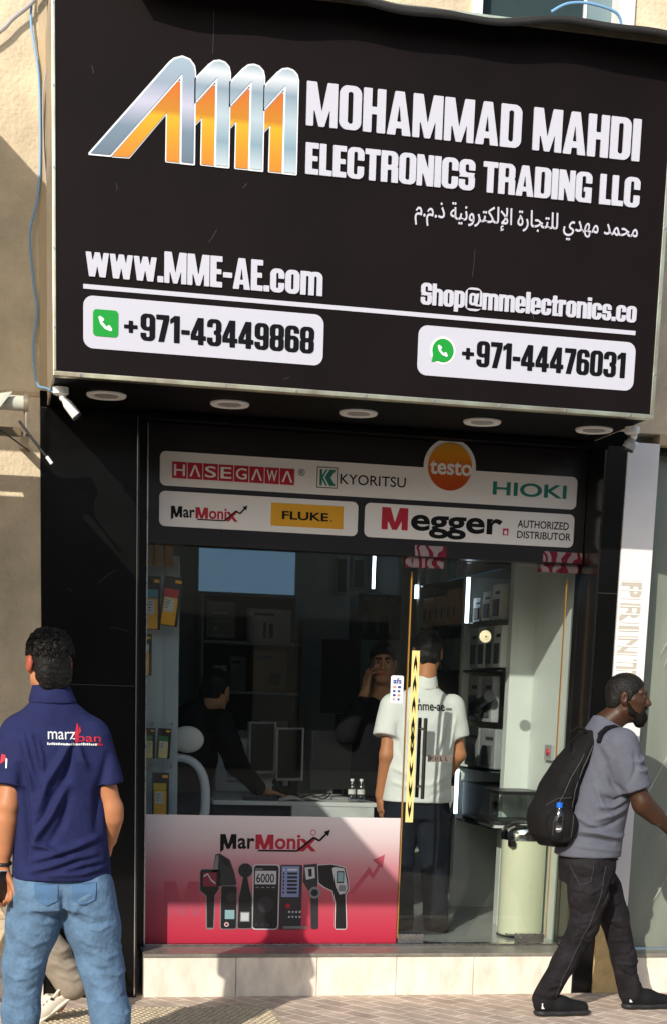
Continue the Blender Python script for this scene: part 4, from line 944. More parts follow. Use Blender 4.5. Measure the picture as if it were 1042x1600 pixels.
tp = thing('desk_phone', 'dark desk telephone between the leftmost monitor and the papers', 'telephone', (1.80, 1.30, .9585))
MB().prism([(1.22, .959), (1.38, .959), (1.38, 1.03), (1.22, .975)], lambda a, b, k: (1.73+k, a, b), 0, .14).build('base', M['black_plastic'], tp); MB().tube([(1.745, 1.23, .995), (1.745, 1.30, 1.035), (1.745, 1.375, 1.055)], [.02, .014, .02], 10).build('receiver', M['black_plastic'], tp, True)
polytube('cable', 'tangled black cable on the desk under the monitors', 'cable', [(1.78, 1.20, .966), (1.86, 1.16, .97), (1.95, 1.22, .985), (2.02, 1.17, .966), (2.08, 1.24, 1.0), (2.0, 1.3, .97), (1.9, 1.36, .99)], .005, M['black_plastic'], 6)
for k in range(5): carton('product_box', 'upright pale grey pack on the second shelf bay behind the white shirt', 3.02, 1.66+k*.205, 1.175, 3.2, 1.83+k*.205, 1.43+.05*(k % 2), M['pack_pale'] if k % 2 else M['box_grey'], None, 'upright packs behind the white shirt')
for k in range(5): carton('product_box', 'small white carton in the low row behind the white shirt', 3.02, 1.66+k*.205, .832, 3.2, 1.83+k*.205, 1.02, M['box_white'], None, 'low row of white cartons')
# office chair with white frame and dark mesh
ch = thing('office_chair', 'white framed office chair with headrest and black mesh back, behind the pane', 'chair', (1.08, .9, FL))
def ring_pts(cx, cz, a, b, y, n=36, p=2.6): 
    return [(cx+a*abs(math.cos(q))**(2/p)*(1 if math.cos(q) > 0 else -1), y+.02*math.sin(q), cz+b*abs(math.sin(q))**(2/p)*(1 if math.sin(q) > 0 else -1)) for q in [2*math.pi*k/n for k in range(n)]]
MB().tube(ring_pts(1.045, .98, .185, .235, .80), .029, 10, True).build('back_frame', M['white_plastic'], ch, True)
mb = MB(); mb.prism(ring_pts(1.045, .98, .175, .225, 0, 30) and [(p[0], p[2]) for p in ring_pts(1.045, .98, .172, .222, 0, 30)], lambda a, b, k: (a, .80+k, b), 0, .006); mb.build('mesh_back', mat('mesh_black', (.01, .01, .01), .8), ch)
MB().ball((1.115, .78, 1.325), .1, (.98, .28, .78), 24).build('headrest', mat('chair_white', '#e6e4da', .5), ch, True)
MB().tube([(1.045, .80, 1.20), (1.045, .82, 1.25), (1.09, .80, 1.32)], .014, 10).build('headrest_post', M['white_plastic'], ch, True)
MB().box(.84, .84, .66, 1.26, 1.28, .72, .03).build('seat', M['mesh_black'], ch); MB().cyl((1.05, 1.05, .32), (1.05, 1.05, .66), .028, n=16).build('gas_lift', M['grey_plastic'], ch)
MB().tube([(1.045, .80, .76), (1.05, .85, .65), (1.05, 1.0, .64)], .022, 10).build('back_stay', M['white_plastic'], ch, True)
for k in range(5):
    a = 2*math.pi*k/5+.3; e = (1.05+.27*math.cos(a), 1.05+.27*math.sin(a)); lg = MB().tube([(1.05, 1.05, .33), (1.05+.14*math.cos(a), 1.05+.14*math.sin(a), .325), (e[0], e[1], .305)], [.024, .02, .015], 10).build('leg', M['white_plastic'], ch, True)
    MB().cyl((e[0]-.02*math.sin(a), e[1]+.02*math.cos(a), FL+.0275), (e[0]+.02*math.sin(a), e[1]-.02*math.cos(a), FL+.0275), .027, n=16).build('caster', M['black_plastic'], lg, True)
# hanging yellow packs just behind the left edge of the pane
rk = thing('hook_panel', 'narrow grey hook panel with wire hooks at the left edge of the window', 'panel', (.80, .36, FL))
MB().box(.742, .34, FL, .93, .36, 2.34, .003).build('board', M['in_wall'], rk)
for z in (2.27, 1.99, 1.42, 1.19): MB().tube([(.86, .339, z), (.86, .235, z), (.86, .225, z+.012)], .003, 6).build('hook', M['chrome'], rk, True); MB().tube([(.965, .339, z), (.965, .24, z), (.965, .23, z+.012)], .003, 6).build('hook', M['chrome'], rk, True)
MB().box(.931, .345, .8, 1.01, .355, 2.32, .002).build('wing', M['in_wall'], rk)
mat('pack_black', (.014, .012, .012), .4); mat('pack_yellow', '#f0ad1c', .45, var=.08, vscale=10); mat('pack_cream', '#cdbf86', .45, var=.06, vscale=10); mat('lab_white', '#c9c7bd', .5)
mat('lab_teal', '#4f9aa8', .45); mat('lab_red', '#c0283a', .45); mat('lab_green', '#3c7a4a', .45); mat('lab_lime', '#b9a02a', .45)
def ypack(label, x, z0, z1, w, band, body, tilt=0, y=.232):
    t = thing('blister_pack', label, 'package', (x, y, z0)); Rm = Matrix.Translation((x, y, z1)) @ Matrix.Rotation(math.radians(tilt), 4, 'Y'); h = z1-z0
    MB().box(-w/2, 0, -h, w/2, .004, 0, .002, M=Rm).build('card', M['pack_black'], t)
    MB().box(-w/2+.006, -.024, -h+.003, w/2-.016, -.0003, -h*.42, .010, M=Rm).build('blister', M[body], t)
    MB().box(-w/2+.006, -.004, -h*.415, w/2-.016, -.0003, -h*.25, M=Rm).build('band', M[band], t)
    MB().box(-w/2+.012, -.0262, -h*.72, w/2-.034, -.0245, -h*.45, .002, M=Rm).build('printed_label', M['lab_white'], t)
    for k in range(4): MB().box(-w/2+.016, -.0272, -h*(.50+.05*k), -w/2+.016+w*(.3-.04*k), -.0264, -h*(.485+.05*k), M=Rm).build('print', M['ink_grey'], t)
    MB().box(w*.1, -.0015, -h*.12, w/2-.006, -.0002, -h*.06, M=Rm).build('logo_patch', M['pack_yellow'], t)
ypack('yellow pack with teal band hanging at the upper left of the window', .852, 1.925, 2.205, .088, 'lab_teal', 'pack_yellow', 0, .25)
ypack('yellow pack with red band hanging beside the teal banded one', .966, 1.945, 2.205, .10, 'lab_red', 'pack_yellow', 7, .222)
ypack('half hidden yellow pack hanging below the teal banded one', .815, 1.68, 1.90, .07, 'lab_white', 'pack_yellow', 0)
ypack('cream pack hanging beside the chair headrest, left one of the pair', .842, 1.235, 1.40, .062, 'lab_green', 'pack_cream')
ypack('cream pack hanging beside the chair headrest, right one of the pair', .925, 1.235, 1.40, .074, 'lab_green', 'pack_cream', 3)
ypack('orange pack with lime band hanging lowest, just above the poster', .905, .925, 1.16, .092, 'lab_lime', 'pack_yellow')
for k in range(3): carton('tool_packet', 'brown packet hanging under the fascia at the top left of the window', .81+k*.055, .27, 2.26, .855+k*.055, .30, 2.40, M['box_tan'], None, 'brown packets at the window top', 'package', False)
# pedal bin by the door
pb = thing('pedal_bin', 'cream pedal bin with a chrome dome lid just inside the door', 'bin', (3.06, .33, FL))
MB().lathe([(.128, 0), (.132, .02), (.132, .56)], (3.06, .33, FL+.012), 40).build('drum', mat('bin_cream', '#d3d4b8', .3, var=.04, vscale=4), pb, True)
MB().lathe([(.136, .0), (.137, .03), (.132, .06), (.112, .085), (.07, .10), (.0, .104)], (3.06, .33, FL+.574), 40).build('lid', M['chrome'], pb, True)
MB().lathe([(.136, 0), (.136, .0115)], (3.06, .33, FL), 36).build('foot_ring', M['black_plastic'], pb, True); MB().box(2.94, .18, FL+.02, 2.99, .235, FL+.03, .003).build('pedal', M['chrome'], pb); MB().box(2.935, .20, FL+.54, 2.965, .26, FL+.574, .005).build('hinge', M['black_plastic'], pb)
# clear acrylic display stand above the bin
ds = thing('display_stand', 'clear acrylic wedge stand with black top and base, above the bin', 'stand', (3.0, .55, .89))
mb = MB(); mb.box(2.87, .42, .884, 3.19, .74, .905, .003); mb.build('base', M['black_plastic'], ds)
mb = MB(); mb.prism([(2.87, .906), (3.19, .906), (3.19, 1.06), (2.96, 1.06)], lambda a, b, k: (a, .44+k, b), 0, .006); mb.prism([(2.87, .906), (3.19, .906), (3.19, 1.06), (2.96, 1.06)], lambda a, b, k: (a, .70+k, b), 0, .006); mb.build('side_sheet', M['clear_glass'], ds)
MB().box(2.92, .42, 1.061, 3.19, .72, 1.082, .005).build('top', M['black_plastic'], ds)
sd = thing('side_shelf', 'small white wall shelf carrying the acrylic stand', 'shelf', (3.1, .58, .86)); MB().box(2.90, .43, .862, 3.2045, .748, .8838, .003).build('board', M['laminate'], sd)
t = thing('call_button', 'small grey box with a red button on the right inner wall', 'button', (3.2, .35, 1.3)); MB().box(3.185, .30, 1.27, 3.2048, .42, 1.36, .003).build('box', M['grey_plastic'], t); MB().ball((3.182, .35, 1.32), .02, (.6, 1, 1), 14).build('button', M['lab_red'], t, True)
# ------------------------------------------------------------------ figures: smooth solids from distance fields
def V3(*a): return np.array(a, float)
class Field:
    """smooth union of tapered capsules and lofted solids, meshed with surface nets"""
    def __init__(s): s.ops = []
    def cone(s, a, b, ra, rb, k=.02, flat=None, op='u'):
        """tapered capsule; flat=(direction, factor) squeezes it along a direction"""
        a, b = np.asarray(a, float), np.asarray(b, float)
        def fn(P):
            d = b-a; l2 = d@d+1e-12; t = np.clip(((P-a)@d)/l2, 0, 1); q = P-a-t[..., None]*d
            if flat is not None:
                n = np.asarray(flat[0], float); n = n/np.linalg.norm(n); h = q@n; q = q+((1/flat[1]-1)*h)[..., None]*n
            return np.sqrt((q*q).sum(-1))-(ra+(rb-ra)*t)
        r = max(ra, rb)
        s.ops.append((op, fn, np.minimum(a, b)-r, np.maximum(a, b)+r, k)); return s
    def chain(s, pts, rs, k=.02, flat=None):
        for i in range(len(pts)-1): s.cone(pts[i], pts[i+1], rs[i], rs[i+1], k, flat)
        return s
    def ell(s, c, rad, k=.02, R=None, op='u'):
        c = np.asarray(c, float); rad = np.asarray(rad, float); R = np.eye(3) if R is None else R   # rows of R: local axes
        def fn(P):
            q = (P-c)@R.T; k0 = np.sqrt(((q/rad)**2).sum(-1)); k1 = np.sqrt(((q/rad**2)**2).sum(-1))+1e-9
            return k0*(k0-1)/k1
        m = np.abs(R.T)@rad if R is not None else rad
        s.ops.append((op, fn, c-m, c+m, k)); return s
    def loft(s, secs, R=None, O=(0, 0, 0), k=.02, n=2.4, op='u', cap=True):
        """secs: rows (z, cx, cy, half width, half depth) in the frame R (rows) at O"""
        secs = np.array(sorted(secs, key=lambda q: q[0]), float); R = np.eye(3) if R is None else R; O = np.asarray(O, float)
        def fn(P):
            q = (P-O)@R.T; z = q[..., 2]
            ip = lambda i: np.interp(z, secs[:, 0], secs[:, i])
            a, b = ip(3), ip(4); x = np.abs(q[..., 0]-ip(1))/a; y = np.abs(q[..., 1]-ip(2))/b
            d = ((x**n+y**n)**(1/n)-1)*np.minimum(a, b)
            if cap: d = np.maximum(d, np.maximum(z-secs[-1, 0], secs[0, 0]-z))
            return d
        c = []
        for z, cx, cy, a, b in secs:
            for sx in (-1, 1):
                for sy in (-1, 1): c.append(R.T@np.array([cx+sx*a, cy+sy*b, z])+O)
        c = np.array(c); s.ops.append((op, fn, c.min(0), c.max(0), k)); return s
    def cuff(s, p, d, r):
        """trim a sleeve flat at p, square to its arm direction d"""
        p = np.asarray(p, float); d = unit(d); e = p+d*.3
        def fn(P):
            t = np.clip((P-p)@d, 0, .3); return np.maximum(np.linalg.norm(P-p-t[..., None]*d, axis=-1)-r, -((P-p)@d))
        s.ops.append(('s', fn, np.minimum(p, e)-r, np.maximum(p, e)+r, .003)); return s
    def plane_cut(s, p, n):      # remove everything on the side n points to
        p = np.asarray(p, float); n = np.asarray(n, float)/np.linalg.norm(n)
        s.ops.append(('c', lambda P: (P-p)@n, None, None, 0)); return s
    def mesh(s, h, name):
        U_ = [o for o in s.ops if o[0] == 'u']
        lo = np.min([o[2] for o in U_], 0)-4*h-.02; hi = np.max([o[3] for o in U_], 0)+4*h+.02
        n = np.ceil((hi-lo)/h).astype(int)+1
        F = np.full(n, 1.0, np.float32); ax = [lo[i]+h*np.arange(n[i]) for i in range(3)]
        for op, fn, a, b, k in s.ops:
            if a is None: i0 = np.zeros(3, int); i1 = n
            else:
                m = k+3*h+.01
                i0 = np.clip(np.floor((a-m-lo)/h).astype(int), 0, n); i1 = np.clip(np.ceil((b+m-lo)/h).astype(int)+1, 0, n)
                if (i1 <= i0).any(): continue
            sl = tuple(slice(i0[i], i1[i]) for i in range(3))
            P = np.stack(np.meshgrid(*[ax[i][sl[i]] for i in range(3)], indexing='ij'), -1)
            d = fn(P).astype(np.float32); f = F[sl]
            if op == 'u':
                g = np.clip(.5+.5*(f-d)/max(k, 1e-6), 0, 1); F[sl] = f*(1-g)+d*g-k*g*(1-g)
            elif op == 's':
                g = np.clip(.5-.5*(f+d)/max(k, 1e-6), 0, 1); F[sl] = f*(1-g)-d*g+k*g*(1-g)
            else: F[sl] = np.maximum(f, d)
        return nets(F, lo, h)
def nets(F, lo, h):
    ins = F < 0; c = np.zeros(np.array(F.shape)-1, np.int8)
    sl = lambda d, ax: tuple(slice(1, None) if (ax >> i) & 1 else slice(None, -1) for i in range(3))
    for q in range(8): c += ins[sl(0, q)]
    act = (c > 0) & (c < 8); idx = -np.ones(c.shape, np.int32); I = np.argwhere(act); idx[act] = np.arange(len(I))
    acc = np.zeros((len(I), 3)); cnt = np.zeros(len(I)); i, j, k = I.T
    off = lambda q: ((q & 1), (q >> 1) & 1, (q >> 2) & 1)
    for a in range(8):
        for bit in (1, 2, 4):
            if a & bit: continue
            b = a | bit; A, B = off(a), off(b); fa = F[i+A[0], j+A[1], k+A[2]]; fb = F[i+B[0], j+B[1], k+B[2]]
            m = (fa < 0) != (fb < 0); t = np.where(m, fa/np.where(m, fa-fb, 1), 0)
            p = np.array(A)[None]+(np.array(B)-np.array(A))[None]*t[:, None]; acc += p*m[:, None]; cnt += m
    V = lo+h*(I+acc/cnt[:, None]); Q = []
    for axis in range(3):
        u, w = [(1, 2), (2, 0), (0, 1)][axis]
        s0 = [slice(None)]*3; s1 = [slice(None)]*3; s0[axis] = slice(None, -1); s1[axis] = slice(1, None)
        e = ins[tuple(s0)] != ins[tuple(s1)]; E = np.argwhere(e); E = E[(E[:, u] > 0) & (E[:, w] > 0) & (E[:, u] < c.shape[u]) & (E[:, w] < c.shape[w])]
        first = ins[tuple(E.T)]
        def g(du, dw): X = E.copy(); X[:, u] += du; X[:, w] += dw; return idx[tuple(X.T)]
        q = np.stack([g(-1, -1), g(0, -1), g(0, 0), g(-1, 0)], -1); q[~first] = q[~first][:, ::-1]; Q.append(q)
    return V, np.concatenate(Q)
def normals(Vx, Q):
    n = np.cross(Vx[Q[:, 2]]-Vx[Q[:, 0]], Vx[Q[:, 3]]-Vx[Q[:, 1]]); N = np.zeros_like(Vx)
    for c in range(4): np.add.at(N, Q[:, c], n)
    return N/(np.linalg.norm(N, axis=1)[:, None]+1e-9)
def smooth(Vx, Q, it=2, f=.5):
    for _ in range(it):
        S_ = np.zeros_like(Vx); w = np.zeros(len(Vx))
        for a in range(4):
            for b in ((a+1) % 4, (a-1) % 4): np.add.at(S_, Q[:, a], Vx[Q[:, b]]); np.add.at(w, Q[:, a], 1)
        Vx = Vx*(1-f)+f*S_/w[:, None]
    return Vx
def mesh_obj(name, Vx, Q, mats, parent, mi=None):
    me = bpy.data.meshes.new(name); me.vertices.add(len(Vx)); me.vertices.foreach_set('co', Vx.astype('f').ravel())
    me.loops.add(len(Q)*4); me.loops.foreach_set('vertex_index', Q.astype('i').ravel())
    me.polygons.add(len(Q)); me.polygons.foreach_set('loop_start', np.arange(0, len(Q)*4, 4, dtype='i')); me.polygons.foreach_set('loop_total', np.full(len(Q), 4, 'i'))
    me.update(calc_edges=True)
    o = link_mesh(name, me, mats, parent, True)
    if mi is not None: me.polygons.foreach_set('material_index', mi.astype('i'))
    return o
def folds(Vx, N, strokes, back=True):
    """raise or sink cloth along soft strokes: (points, width, height)"""
    D_ = np.zeros(len(Vx))
    for pts, w, amp in strokes:
        pts = [np.asarray(p, float) for p in pts]; best = np.full(len(Vx), 9.); tt = np.zeros(len(Vx)); n = len(pts)-1
        for i in range(n):
            a, b = pts[i], pts[i+1]
            if len(a) == 2:              # given as (x, z): a fold on the side of the cloth that faces the street
                P2 = Vx[:, [0, 2]]; d = b-a; t = np.clip(((P2-a)@d)/(d@d+1e-12), 0, 1); q = np.linalg.norm(P2-a-t[:, None]*d, axis=1)+np.where(N[:, 1] < .1, 0, 1)
            else: d = b-a; t = np.clip(((Vx-a)@d)/(d@d+1e-12), 0, 1); q = np.linalg.norm(Vx-a-t[:, None]*d, axis=1)
            m = q < best; best[m] = q[m]; tt[m] = (i+t[m])/n
        D_ += amp*np.exp(-(best/w)**2)*np.sin(np.pi*np.clip(tt*.9+.05, 0, 1))**.6
    return Vx+N*D_[:, None]
def wob(P, sc, seed, octs=3):
    """cheap smooth noise from summed sines"""
    r = np.random.default_rng(seed); o = np.zeros(len(P)); a = 1.0
    for k in range(octs):
        for _ in range(4):
            d = r.normal(size=3); d /= np.linalg.norm(d); o += a*np.sin(P@(d*sc*(1.9**k))*1.0+r.random()*6.28)/4
        a *= .5
    return o
def unit(a): a = np.asarray(a, float); return a/np.linalg.norm(a)
def frame(f, up=(0, 0, 1)):
    """rows: left-right axis x, forward axis y, up axis z"""
    f = unit(f); u = np.asarray(up, float); x = unit(np.cross(f, u)); u = np.cross(x, f); return np.stack([x, f, u])
mat('cloth_navy', '#262b52', .9, spec=.12, var=.12, vscale=20, bump=.45, bscale=20, bdist=.012)
mat('denim_blue', '#5b7692', .9, spec=.12, var=.30, vscale=12, bump=.7, bscale=30, bdist=.012)
mat('cloth_grey', '#5a5d68', .9, spec=.12, var=.08, vscale=20, bump=.45, bscale=20, bdist=.012)
mat('denim_black', '#232124', .9, spec=.12, var=.55, vscale=11, bump=.7, bscale=30, bdist=.012)
mat('cloth_white', '#d9dbd8', .8, var=.04, vscale=20, bump=.4, bscale=18, bdist=.012)
mat('cloth_black', (.008, .008, .009), .9, spec=.08, var=.2, vscale=10)
mat('trouser_beige', '#93897b', .9, spec=.12, var=.15, vscale=14)
mat('dark_jeans', '#1b1f26', .9, spec=.1, var=.25, vscale=10)
mat('skin_tan', '#b57a55', .5, var=.07, vscale=18, spec=.35); mat('skin_ear', '#a5533f', .5, spec=.35)
mat('skin_dark', '#3f291b', .45, var=.14, vscale=16, spec=.3); mat('skin_mid', '#a8795a', .5, var=.06, vscale=18, spec=.35)
mat('hair_black', (.007, .0062, .0058), .5, var=.4, vscale=60, bump=.9, bscale=130, bdist=.006, spec=.22)
mat('beard_black', (.007, .006, .005), .8, spec=.1, var=.4, vscale=80, bump=.8, bscale=260, bdist=.004)
mat('eye_white', (.22, .20, .18), .4); mat('lip_dark', '#4e2a22', .45); mat('sole_black', (.012, .012, .013), .6); mat('shoe_black', (.010, .010, .011), .75, spec=.15, bump=.2, bscale=300, bdist=.002)
mat('shoe_cream', '#cfc9bb', .6); mat('thread', '#454549', .8)

def add_head(Fd, c, R, s=1.0, neck=None, neck_r=.056, jaw=1.0, ears=True):
    """skull with brow, nose, lips, chin and ears. R rows: x (to the head's right), y (forward), z (up)"""
    c = np.asarray(c, float); W_ = lambda x, y, z: c+R.T@(np.array([x, y, z])*s)
    Fd.ell(W_(0, -.014, .038), np.array([.074, .097, .084])*s, .02, R)
    Fd.ell(W_(0, .028, -.030), np.array([.060*jaw, .066, .082])*s, .03, R)
    Fd.cone(W_(0, .072, -.094), W_(0, .060, -.088), .024*s, .026*s, .03)                    # chin
    for q in (-1, 1):
        Fd.cone(W_(q*.052*jaw, .0, -.055), W_(q*.022, .066, -.092), .020*s, .018*s, .025)   # jaw line
        Fd.cone(W_(q*.040, .070, -.010), W_(q*.052, .035, -.004), .016*s, .016*s, .02)      # cheek bone
        Fd.cone(W_(q*.014, .088, .034), W_(q*.046, .070, .034), .010*s, .010*s, .014)       # brow
        Fd.ell(W_(q*.031, .092, .016), np.array([.015, .010, .008])*s, .010, R, 's')        # eye hollow
        Fd.ell(W_(q*.031, .077, .015), np.array([.012, .012, .009])*s, .004, R)             # eyeball
    Fd.cone(W_(0, .086, .020), W_(0, .110, -.020), .009*s, .013*s, .012)                    # nose
    for q in (-1, 1): Fd.cone(W_(q*.010, .098, -.025), W_(q*.014, .092, -.027), .009*s, .008*s, .008)
    Fd.cone(W_(-.018, .086, -.052), W_(.018, .086, -.052), .009*s, .009*s, .008); Fd.cone(W_(-.015, .084, -.064), W_(.015, .084, -.064), .009*s, .009*s, .008)
    if ears:
        for q in (-1, 1):
            Re = frame(R.T@np.array([q*.25, 1, 0]), R[2])
            Fd.ell(W_(q*.082, -.012, .002), np.array([.011, .020, .033])*s, .008, Re); Fd.ell(W_(q*.093, -.006, .004), np.array([.008, .009, .016])*s, .005, Re, 's')
            Fd.cone(W_(q*.076, -.004, -.022), W_(q*.075, .0, -.030), .009*s, .008*s, .008)
    if neck is not None: Fd.cone(W_(0, -.018, -.06), neck, neck_r*s, neck_r*1.12*s, .03)
    return W_
def add_hand(Fd, wrist, d, palm, thumb_side, s=1.0, curl=(.5, .55, .6, .7), spread=.10, thumb=None, k=.007):
    """palm and five separate jointed digits. d: wrist to knuckles, palm: direction the palm faces"""
    d = unit(d); n = unit(np.asarray(palm, float)-d*(np.asarray(palm, float)@d)); x = unit(np.cross(d, n))
    if x@np.asarray(thumb_side, float) < 0: x = -x
    w = np.asarray(wrist, float); A = lambda a, b, c: w+s*(x*a+d*b+n*c)
    Fd.cone(A(0, -.02, 0), A(0, .03, 0), .024*s, .026*s, .02, (n, .72))
    Fd.cone(A(.020, .045, 0), A(.022, .088, 0), .019*s, .015*s, .015, (n, .75)); Fd.cone(A(-.018, .045, 0), A(-.022, .080, 0), .019*s, .014*s, .015, (n, .75)); Fd.cone(A(0, .04, 0), A(0, .086, 0), .020*s, .016*s, .015, (n, .75))
    L_ = (.043, .048, .044, .034); xs = (.028, .010, -.009, -.027); base = (.088, .093, .089, .080)
    for i in range(4):
        p = A(xs[i], base[i], 0); a = 0; fd = unit(d+x*spread*(1.2-i*.8))
        for j, (lf, r0, r1) in enumerate(((1, .0092, .0085), (.66, .0085, .0078), (.52, .0078, .0066))):
            a += curl[i]*(1.0 if j else .7); q = p+s*L_[i]*lf*(fd*math.cos(a)+n*math.sin(a))
            Fd.cone(p, q, r0*s*(.88 if i == 3 else 1), r1*s*(.88 if i == 3 else 1), .004); p = q
    t0 = A(.020, .018, .006); td = unit(thumb if thumb is not None else x*.75+d*.75+n*.35)
    t1 = t0+s*.040*td; t2 = t1+s*.034*unit(td+d*.35+n*.15); t3 = t2+s*.026*unit(td+d*.55+n*.25)
    Fd.cone(t0, t1, .015*s, .0115*s, .010); Fd.cone(t1, t2, .0115*s, .0098*s, .004); Fd.cone(t2, t3, .0098*s, .0075*s, .004)
    return A
def person_root(label, x, y, z=0): return thing('person', label, 'person', (x, y, z))
def cloth(Fd, h, name, m, parent, strokes=(), wr=(.0, 30, 1), sm=1, amp=1.0):
    Vx, Q = Fd.mesh(h, name); Vx = smooth(Vx, Q, sm)
    N = normals(Vx, Q)
    if wr[0]: Vx = Vx+N*(wr[0]*wob(Vx, wr[1], wr[2]))[:, None]
    if strokes: Vx = folds(Vx, N, [(p, w, a*amp) for p, w, a in strokes])
    return mesh_obj(name, Vx, Q, m, parent)
def hair(Fd, h, name, m, parent, amp=.004, sc=170, seed=3):
    Vx, Q = Fd.mesh(h, name); N = normals(Vx, Q); Vx = Vx+N*(amp*wob(Vx, sc, seed, 3))[:, None]
    return mesh_obj(name, Vx, Q, m, parent)
def arc(c, R, a, b, z, t0, t1, n=8):
    """points round an elliptical section (angles in degrees, 0 = +x axis of R, 90 = forward)"""
    return [np.asarray(c)+R.T@np.array([a*math.cos(math.radians(t)), b*math.sin(math.radians(t)), z]) for t in np.linspace(t0, t1, n)]
def turned_secs(secs, R, O):
    """sections given with world centres, re-expressed in a turned frame"""
    out = []
    for z, cx, cy, a, b in secs:
        l = R@(np.array([cx, cy, z])-np.array(O)); out.append((l[2], l[0], l[1], a, b))
    return out
def on_cloth(o, x0, x1, z0, z1, y_dir):
    """surface mapper: pins flat lettering (x, z, height) onto the mesh o by rays along y_dir"""
    from mathutils.bvhtree import BVHTree
    me = o.data; off = np.array(wloc(o)); vs = coords(me)+off
    bv = BVHTree.FromPolygons([tuple(v) for v in vs], [tuple(p.vertices) for p in me.polygons])
    def fn(a):
        out = []
        hit = [bv.ray_cast(Vector((x, -9 if y_dir > 0 else 9, z)), Vector((0, y_dir, 0)))[0] for x, z, _ in a]; ys = [h.y for h in hit if h]; last = ys[0] if ys else 0
        for (x, z, hgt), h in zip(a, hit):
            y = last = h.y if h else last
            out.append((x, y-y_dir*(hgt+.0015), z))
        return np.array(out)
    return fn
def openline(lp, d=.02):
    out = []
    for a, b in zip(lp, lp[1:]):
        a, b = np.array(a), np.array(b); n = max(1, int(np.hypot(*(b-a))/d)); out += [a+(b-a)*k/n for k in range(n)]
    return out+[np.array(lp[-1])]
def densify(lp, d=.006):
    out = []
    for i in range(len(lp)):
        a, b = np.array(lp[i]), np.array(lp[(i+1) % len(lp)]); n = max(1, int(np.hypot(*(b-a))/d))
        out += [a+(b-a)*k/n for k in range(n)]
    return out
